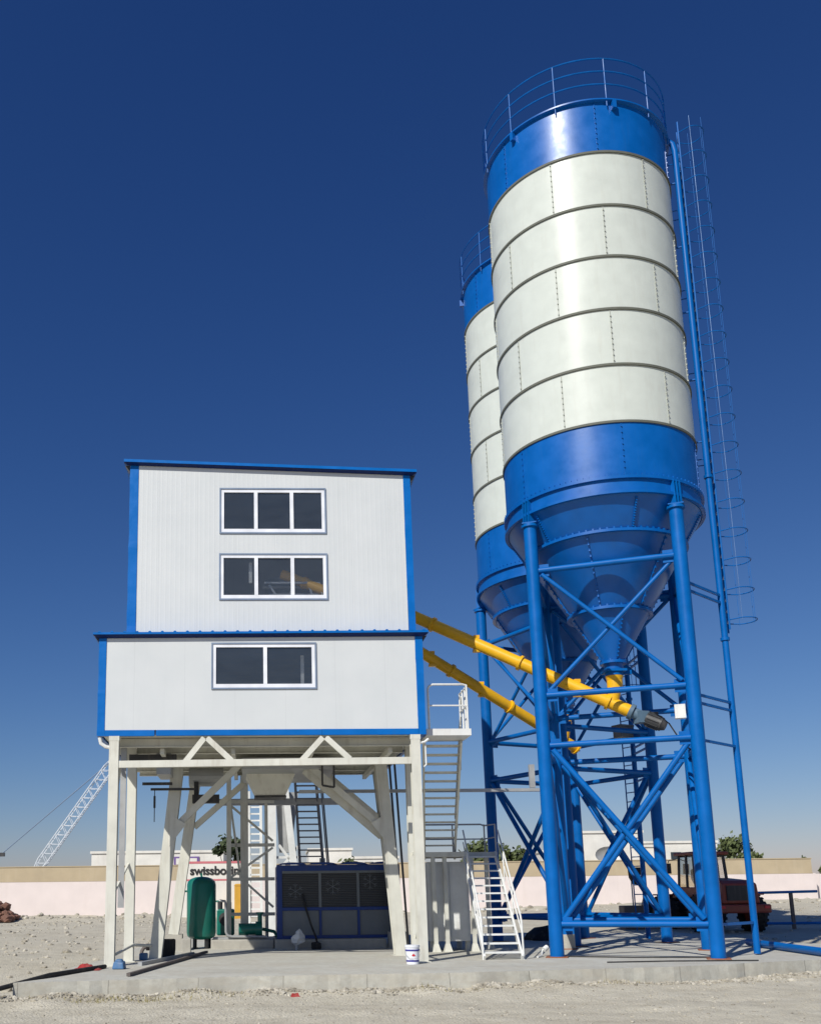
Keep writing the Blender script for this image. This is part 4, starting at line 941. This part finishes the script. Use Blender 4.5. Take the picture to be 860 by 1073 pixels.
for y in (-1.3, 1.27): q.add([(x,y,z) for x, z in ((2.4,.25),(2.42,.95),(2.55,1.25),(2.75,1.32),(3.45,.12),(2.75,.1))]+[(x,y+.03,z) for x, z in ((2.4,.25),(2.42,.95),(2.55,1.25),(2.75,1.32),(3.45,.12),(2.75,.1))], [tuple(range(6)), tuple(range(11,5,-1))]+[(i, (i+1)%6, 6+(i+1)%6, 6+i) for i in range(6)])
lb('bucket', 'dark', q)

lamp = thing('site_lamp', 'black lamp head on a thin pole beside a small box beyond the silo legs', 'lamp', at(14.6, 42, .1))
q = MB(); q.tube((14.6,42,.2),(14.6,42,2.35),.03,n=8); q.build('pole', 'galv', lamp)
q = MB(); q.lathe([(.001,2.0),(.2,2.02),(.34,2.3),(.36,2.65),(.30,2.72),(.001,2.72)], (14.85,42,0), 12); q.build('lamp_head', 'rubber', lamp)
q = MB(); q.box((14.1,41.7,.05),(15.1,42.4,1.15)); tag(q.build('meter_box', 'wood', bevel=.04), 'grey brown box at the foot of the lamp pole', 'box')
q = MB(); q.box((13.95,41.65,.9),(15.25,42.45,1.0)); 
bar_ = thing('site_barrier', 'blue pipe barrier with one timber post standing right of the loader', 'barrier', at(20.5, 40, .3))
q = MB(); q.tube((18.7,40,1.62),(21.3,40,1.66),.055,n=10); q.tube((18.7,40,.42),(21.3,40,.42),.055,n=10); q.split('rail', 'steel_blue', bar_, smooth=True)
q = MB(); q.box((20.18,39.95,.2),(20.30,40.05,1.60)); q.build('post', 'wood', bar_)
q = MB(); q.box((6.3,33.9,ZS),(7.1,34.3,.62)); 

# ------------------------------------------------------------------ boundary wall and what stands behind it
bw = thing('boundary_wall', 'long pink boundary wall with a tan block band along its top', 'wall', at(5, 66, 0))
q = MB(); q.box((-120,66,-.6),(35.2,66.25,2.76)); q.box((35.2,66.9,-.6),(120,67.15,2.72)); q.build('pink_course', 'pinkwall', bw)
q = MB(); q.box((-120,66.01,2.762),(35.0,66.24,3.70)); q.build('tan_course', 'tanwall', bw)
q = MB(); q.box((-120,65.97,3.702),(35.05,66.28,3.76)); q.box((-120,65.985,2.74),(35.02,66.008,2.80)); q.split('coping', 'tanwall', bw)
sg = thing('sign_board', 'white sign board lettered swissboring standing before the pink wall', 'sign', at(-4.3, 62, .3))
q = MB(); q.box((-6.45,62,.2),(-2.1,62.12,3.82)); q.build('board', 'house', sg)
q = MB(); q.box((-6.46,61.985,3.70),(-2.09,61.998,3.84)); q.box((-6.46,61.985,2.64),(-2.09,61.998,2.74)); q.split('stripe', 'pinkline', sg)
cu = bpy.data.curves.new('lettering', 'FONT'); cu.body = 'swissboring'; cu.size = .74; cu.extrude = .01; cu.offset = .022; cu.space_character = .98
tmp = bpy.data.objects.new('lettering_curve', cu); COL.objects.link(tmp); bpy.context.view_layer.update()
lm = bpy.data.meshes.new_from_object(tmp.evaluated_get(bpy.context.evaluated_depsgraph_get())); bpy.data.objects.remove(tmp)
lm.materials.clear(); lm.materials.append(M['letter'])
to = bpy.data.objects.new('lettering', lm); COL.objects.link(to); to.parent = sg
to.rotation_euler = (pi/2, 0, 0); to.location = V((-5.95,61.97,3.02)) - V((-4.3,62,.3)); WM[to.name] = WM[sg.name]
q = MB(); q.box((-3.1,60.5,.2),(-2.2,61.7,2.3)); q.hexa([(-3.15,60.45,2.3),(-2.15,60.45,2.3),(-2.15,61.75,2.3),(-3.15,61.75,2.3),(-3.05,60.6,2.42),(-2.25,60.6,2.42),(-2.25,61.6,2.42),(-3.05,61.6,2.42)]); tag(q.build('site_container', 'orange', bevel=.04), 'orange yellow metal box beside the white sign board', 'container')
# mound
random.seed(5); q = MB()
for i in range(420):
    a = random.random()*6.28; r_ = 2.3*sqrt(random.random()); px, py = -18.4+r_*cos(a), 60+r_*sin(a)*.8
    hgt = .95*min(1, 1.9*(1-(r_/2.4)**1.6)); stone(q, px, py, gz(px, py)+hgt*random.uniform(.35,1), random.uniform(.12,.34))
tag(q.build('rubble_mound', 'brown'), 'brown mound of broken brick at the far left by the pink wall', 'mound')

def house_block(name, label, boxes, wins, Y, dish=None):
    x0 = min(b[0] for b in boxes); x1 = max(b[1] for b in boxes)
    h = thing(name, label, 'building', at((x0+x1)/2, Y+3, 0))
    q = MB()
    for a, b, z in boxes: q.box((a,Y,-.5),(b,Y+9,z))
    q.build('wall', 'house', h)
    q = MB()
    for a, b, z in boxes:
        q.box((a-.12,Y-.12,z+.003),(b+.12,Y+9.1,z+.22))
    q.build('parapet', 'house', h)
    for a, b, z0, z1 in wins:
        q = MB(); q.box((a,Y-.05,z0),(b,Y-.002,z1)); q.build('window', 'duskwin', h)
    if dish:
        x, z = dish; q = MB(); P = []
        for j, (r_, o) in enumerate(((.05,.35),(.6,.30),(1.05,.12),(1.2,0))):
            P += [(x+r_*cos(2*pi*i/20), Y-.9-(.35-o), z+r_*sin(2*pi*i/20)*.62) for i in range(20)]
        q.add(P, [(j*20+i, j*20+(i+1)%20, (j+1)*20+(i+1)%20, (j+1)*20+i) for j in range(3) for i in range(20)]); q.tube((x,Y-.9,z),(x,Y,z),.06); q.build('satellite_dish', 'galv', h, smooth=True)
    return h
hb = house_block('white_building', 'long low white building behind the wall at the left with purple framed panel', [(-17.6,-5.6,5.55)], [(-16.5,-16.0,3.9,4.4)], 90)
q = MB(); q.box((-10.1,89.9,4.35),(-7.8,89.995,5.2)); pn = q.build('panel_board', 'purple', hb)
q = MB(); q.box((-9.9,89.86,4.5),(-8.0,89.898,5.05)); q.build('panel_face', 'house', pn)
house_block('white_building', 'small white building behind the wall above the chiller', [(2.2,6.2,5.7),(6.2,10.5,4.9)], [(3.2,3.7,4.6,5.0),(7.4,8.2,4.2,4.6)], 92)
house_block('white_building', 'stepped white building with satellite dish behind the wall between the silo legs', [(23.3,27.0,5.2),(27.2,32.6,6.9),(32.7,34.0,5.6)], [(24.3,24.9,4.0,4.5)], 90, (29.0,4.9))
house_block('white_building', 'long white building behind the wall near the loader', [(31.5,41.5,6.15)], [(33,34,4.6,5.3),(37,38,4.6,5.3)], 95)

def tree(label, x, y, z0, h, w, nleaf, seedv, mat='leaf', name='broadleaf_tree', ls=.22):
    random.seed(seedv)
    t = thing(name, label, 'tree', at(x, y, z0))
    q = MB(); hh = h*.55
    q.tube((x,y,z0),(x+.1,y,z0+hh),.16,.09,10)
    lobes = []
    for i in range(9):
        a = random.random()*6.28; r_ = w*random.uniform(.15,.75); zz = z0+h*random.uniform(.45,.9)
        c = V((x+r_*cos(a), y+r_*sin(a)*.8, zz)); lobes.append((c, w*random.uniform(.25,.45)))
        q.tube((x+.1,y,z0+hh*random.uniform(.5,1)), c, .06, .015, 6)
    q.build('trunk', 'bark', t, smooth=True)
    m = MB()
    for i in range(nleaf):
        c, r_ = random.choice(lobes); d = V((random.gauss(0,1),random.gauss(0,1),random.gauss(0,.8))).normalized()*r_*(random.random()**.45)*(1.0 if random.random() < .8 else random.uniform(1,1.55))
        p = c+d; n = V((random.gauss(0,1),random.gauss(0,1),random.gauss(0,1))).normalized(); a = n.orthogonal().normalized(); b = n.cross(a); s_ = ls*random.uniform(.6,1.3)
        m.add([p-a*s_-b*s_*.2, p+b*s_*.5, p+a*s_-b*s_*.1, p-b*s_*.5], [(0,1,2,3)])
    m.build('crown', mat, t)
def palm(label, x, y, z0, h, seedv, n=26, L_=2.4):
    random.seed(seedv); t = thing('palm_tree', label, 'tree', at(x, y, z0)); q = MB(); q.path([(x,y,z0),(x+.1,y,z0+h*.5),(x+.05,y,z0+h)], .2, 10); q.build('trunk', 'bark', t, smooth=True)
    m = MB()
    for i in range(n):
        a = random.random()*6.28; el = random.uniform(-.3,1.3); o = V((cos(a),sin(a),0)); prev = V((x,y,z0+h)); v = (o*cos(el)+V((0,0,sin(el))))
        for k in range(9):
            nx_ = prev+v*L_/9; v = (v+V((0,0,-.17))).normalized(); side = v.cross(V((0,0,1))).normalized(); ln = .55*(1-abs(k-3)/8)
            for sg_ in (-1, 1):
                for e in (0, .5):
                    b = prev.lerp(nx_, e); tip = b+side*sg_*ln+v*ln*.7-V((0,0,.12)); m.add([b, b+v*.07, tip], [(0,1,2)])
            prev = nx_
    m.build('crown', 'leaf2', t)
tree('dark bushy tree behind the wall above the green tank', -4.6, 80, .5, 6.0, 1.5, 2600, 1, 'leaf2', ls=.2)
tree('small bush tree behind the wall above the chiller', 4.3, 74, .5, 4.1, 1.5, 900, 2)
tree('dense green tree behind the wall above the staircase landing', 14.6, 76, .5, 5.2, 2.3, 2600, 3)
tree('low green tree behind the wall between landing and silo leg', 17.3, 78, .5, 4.9, 2.0, 2200, 4)
tree('spindly green tree behind the wall right of the loader cab', 33.6, 74, .5, 5.2, 1.9, 800, 6)
tree('tiny treetop behind the wall at the far right, left of the other', 40.6, 84, .5, 4.6, 1.0, 350, 8)
tree('tiny treetop behind the wall at the far right, by the wall end', 43.6, 84, .5, 4.2, .9, 250, 9)
tree('bushy treetops beyond the right end of the wall', 52.5, 95, .5, 3.3, 2.4, 1200, 10)

# lattice boom crane far behind the wall
cr = thing('crawler_crane', 'far pale lattice boom crane rising behind the wall at the left', 'crane', at(-32.5, 130, .5))
T = V((-22.2,130,20.3)); Bt = V((-33.0,130,4.6)); d = (T-Bt).normalized(); nrm = V((-d.z,0,d.x)); ln = (T-Bt).length
q = MB(); hw = .62; ns = 26
cor = [(a, b) for a in (-1,1) for b in (-1,1)]
def cp(t, a, b):
    k = hw*min(1, .35+t*6, .35+(1-t)*6); return Bt+d*ln*t+nrm*a*k+V((0,1,0))*b*k
for a, b in cor:
    for i in range(ns): q.bar(cp(i/ns,a,b), cp((i+1)/ns,a,b), .10)
for i in range(ns):
    for b in (-1,1): q.bar(cp(i/ns,-1 if i%2 else 1,b), cp((i+1)/ns,1 if i%2 else -1,b), .065)
    q.bar(cp(i/ns,-1,-1), cp((i+1)/ns,-1,1), .07); q.bar(cp(i/ns,1,-1), cp(i/ns,1,1), .07)
q.build('boom', 'crane', cr)
q = MB(); q.path([T, V((-38,130,6.7)), V((-41.5,130,3.6))], .07, 6); q.build('pendant_line', 'line', cr)
q = MB(); q.cbox((-37.3,130,7.25),(.9,.3,.5),0); q.build('line_spreader', 'dark', cr)
q = MB(); q.box((-41,128.5,1.2),(-33,131.5,4.0)); q.box((-35.2,128.2,3.2),(-33.2,129.8,4.9)); q.build('upper_works', 'crane', cr, bevel=.1)
q = MB(); q.bar((-34.6,130,4.3),(-33.2,130,5.2),.25); q.bar((-34.4,129.5,4.8),(-31.6,129.5,4.8),.2); q.build('boom_foot', 'crane', cr)
q = MB(); q.box((-41,127.6,.3),(-33,128.6,1.3)); q.box((-41,131.4,.3),(-33,132.4,1.3)); q.split('crawler_track', 'rubber', cr)

# ------------------------------------------------------------------ light, sky, camera
AZ, EL = radians(34), radians(40)       # sun stands left of and behind the camera
sd = V((-sin(AZ)*cos(EL), -cos(AZ)*cos(EL), sin(EL)))
sl = bpy.data.lights.new('sun', 'SUN'); sl.energy = 4.5; sl.angle = radians(.5); sl.color = (1, .965, .90)
so = bpy.data.objects.new('sun', sl); COL.objects.link(so); so.rotation_euler = sd.to_track_quat('Z', 'Y').to_euler(); so.location = (-20,-20,30)
w = bpy.data.worlds.new('World'); SC.world = w; w.use_nodes = True; nt = w.node_tree
bgn = nt.nodes['Background']; sk = nt.nodes.new('ShaderNodeTexSky'); sk.sky_type = 'NISHITA'; sk.sun_disc = False
sk.sun_elevation = EL; sk.sun_rotation = pi + AZ; sk.altitude = 0; sk.air_density = 1.0; sk.dust_density = .35; sk.ozone_density = 3.0
# the clear dry air of the place: deeper blue overhead than the sky model's default
SKS = .06
sep = N(nt, 'ShaderNodeSeparateColor'); L(nt, sk.outputs[0], sep.inputs[0]); com = N(nt, 'ShaderNodeCombineColor')
for i_, (p_, k_) in enumerate(((1.50, 1.52), (1.22, 1.11), (.97, 1.14))):
    L(nt, mathn(nt, 'MULTIPLY', mathn(nt, 'POWER', mathn(nt, 'MULTIPLY', sep.outputs[i_], SKS), p_), k_/SKS), com.inputs[i_])
L(nt, com.outputs[0], bgn.inputs[0]); bgn.inputs[1].default_value = SKS

cam = bpy.data.cameras.new('camera'); co = bpy.data.objects.new('camera', cam); COL.objects.link(co); SC.camera = co
F_, PX, PY, PITCH, ROLL = 1022.96, 296.88, 730.85, .1983, .0112
cam.sensor_fit = 'VERTICAL'; cam.sensor_height = 36; cam.lens = F_*36/1073
cam.shift_x = (430-PX)/1073; cam.shift_y = (PY-536.5)/1073
cam.clip_start = .1; cam.clip_end = 4000
c, s = cos(PITCH), sin(PITCH); r0 = V((1,0,0)); dn0 = V((0,s,-c)); fw = V((0,c,s))
rt_ = r0*cos(ROLL)+dn0*sin(ROLL); dn = dn0*cos(ROLL)-r0*sin(ROLL)
mw = Matrix.Identity(4)
for i, vec in enumerate((rt_, -dn, -fw)):
    for k in range(3): mw[k][i] = vec[k]
mw.translation = (0, 0, 1.8); co.matrix_world = mw
vs_ = SC.view_settings; vs_.view_transform = 'Standard'; vs_.look = 'None'; vs_.exposure = 0; vs_.gamma = 1
SC.render.engine = 'CYCLES'; SC.cycles.use_denoising = True; SC.cycles.max_bounces = 8; SC.cycles.diffuse_bounces = 2; SC.cycles.glossy_bounces = 3; SC.cycles.transparent_max_bounces = 16
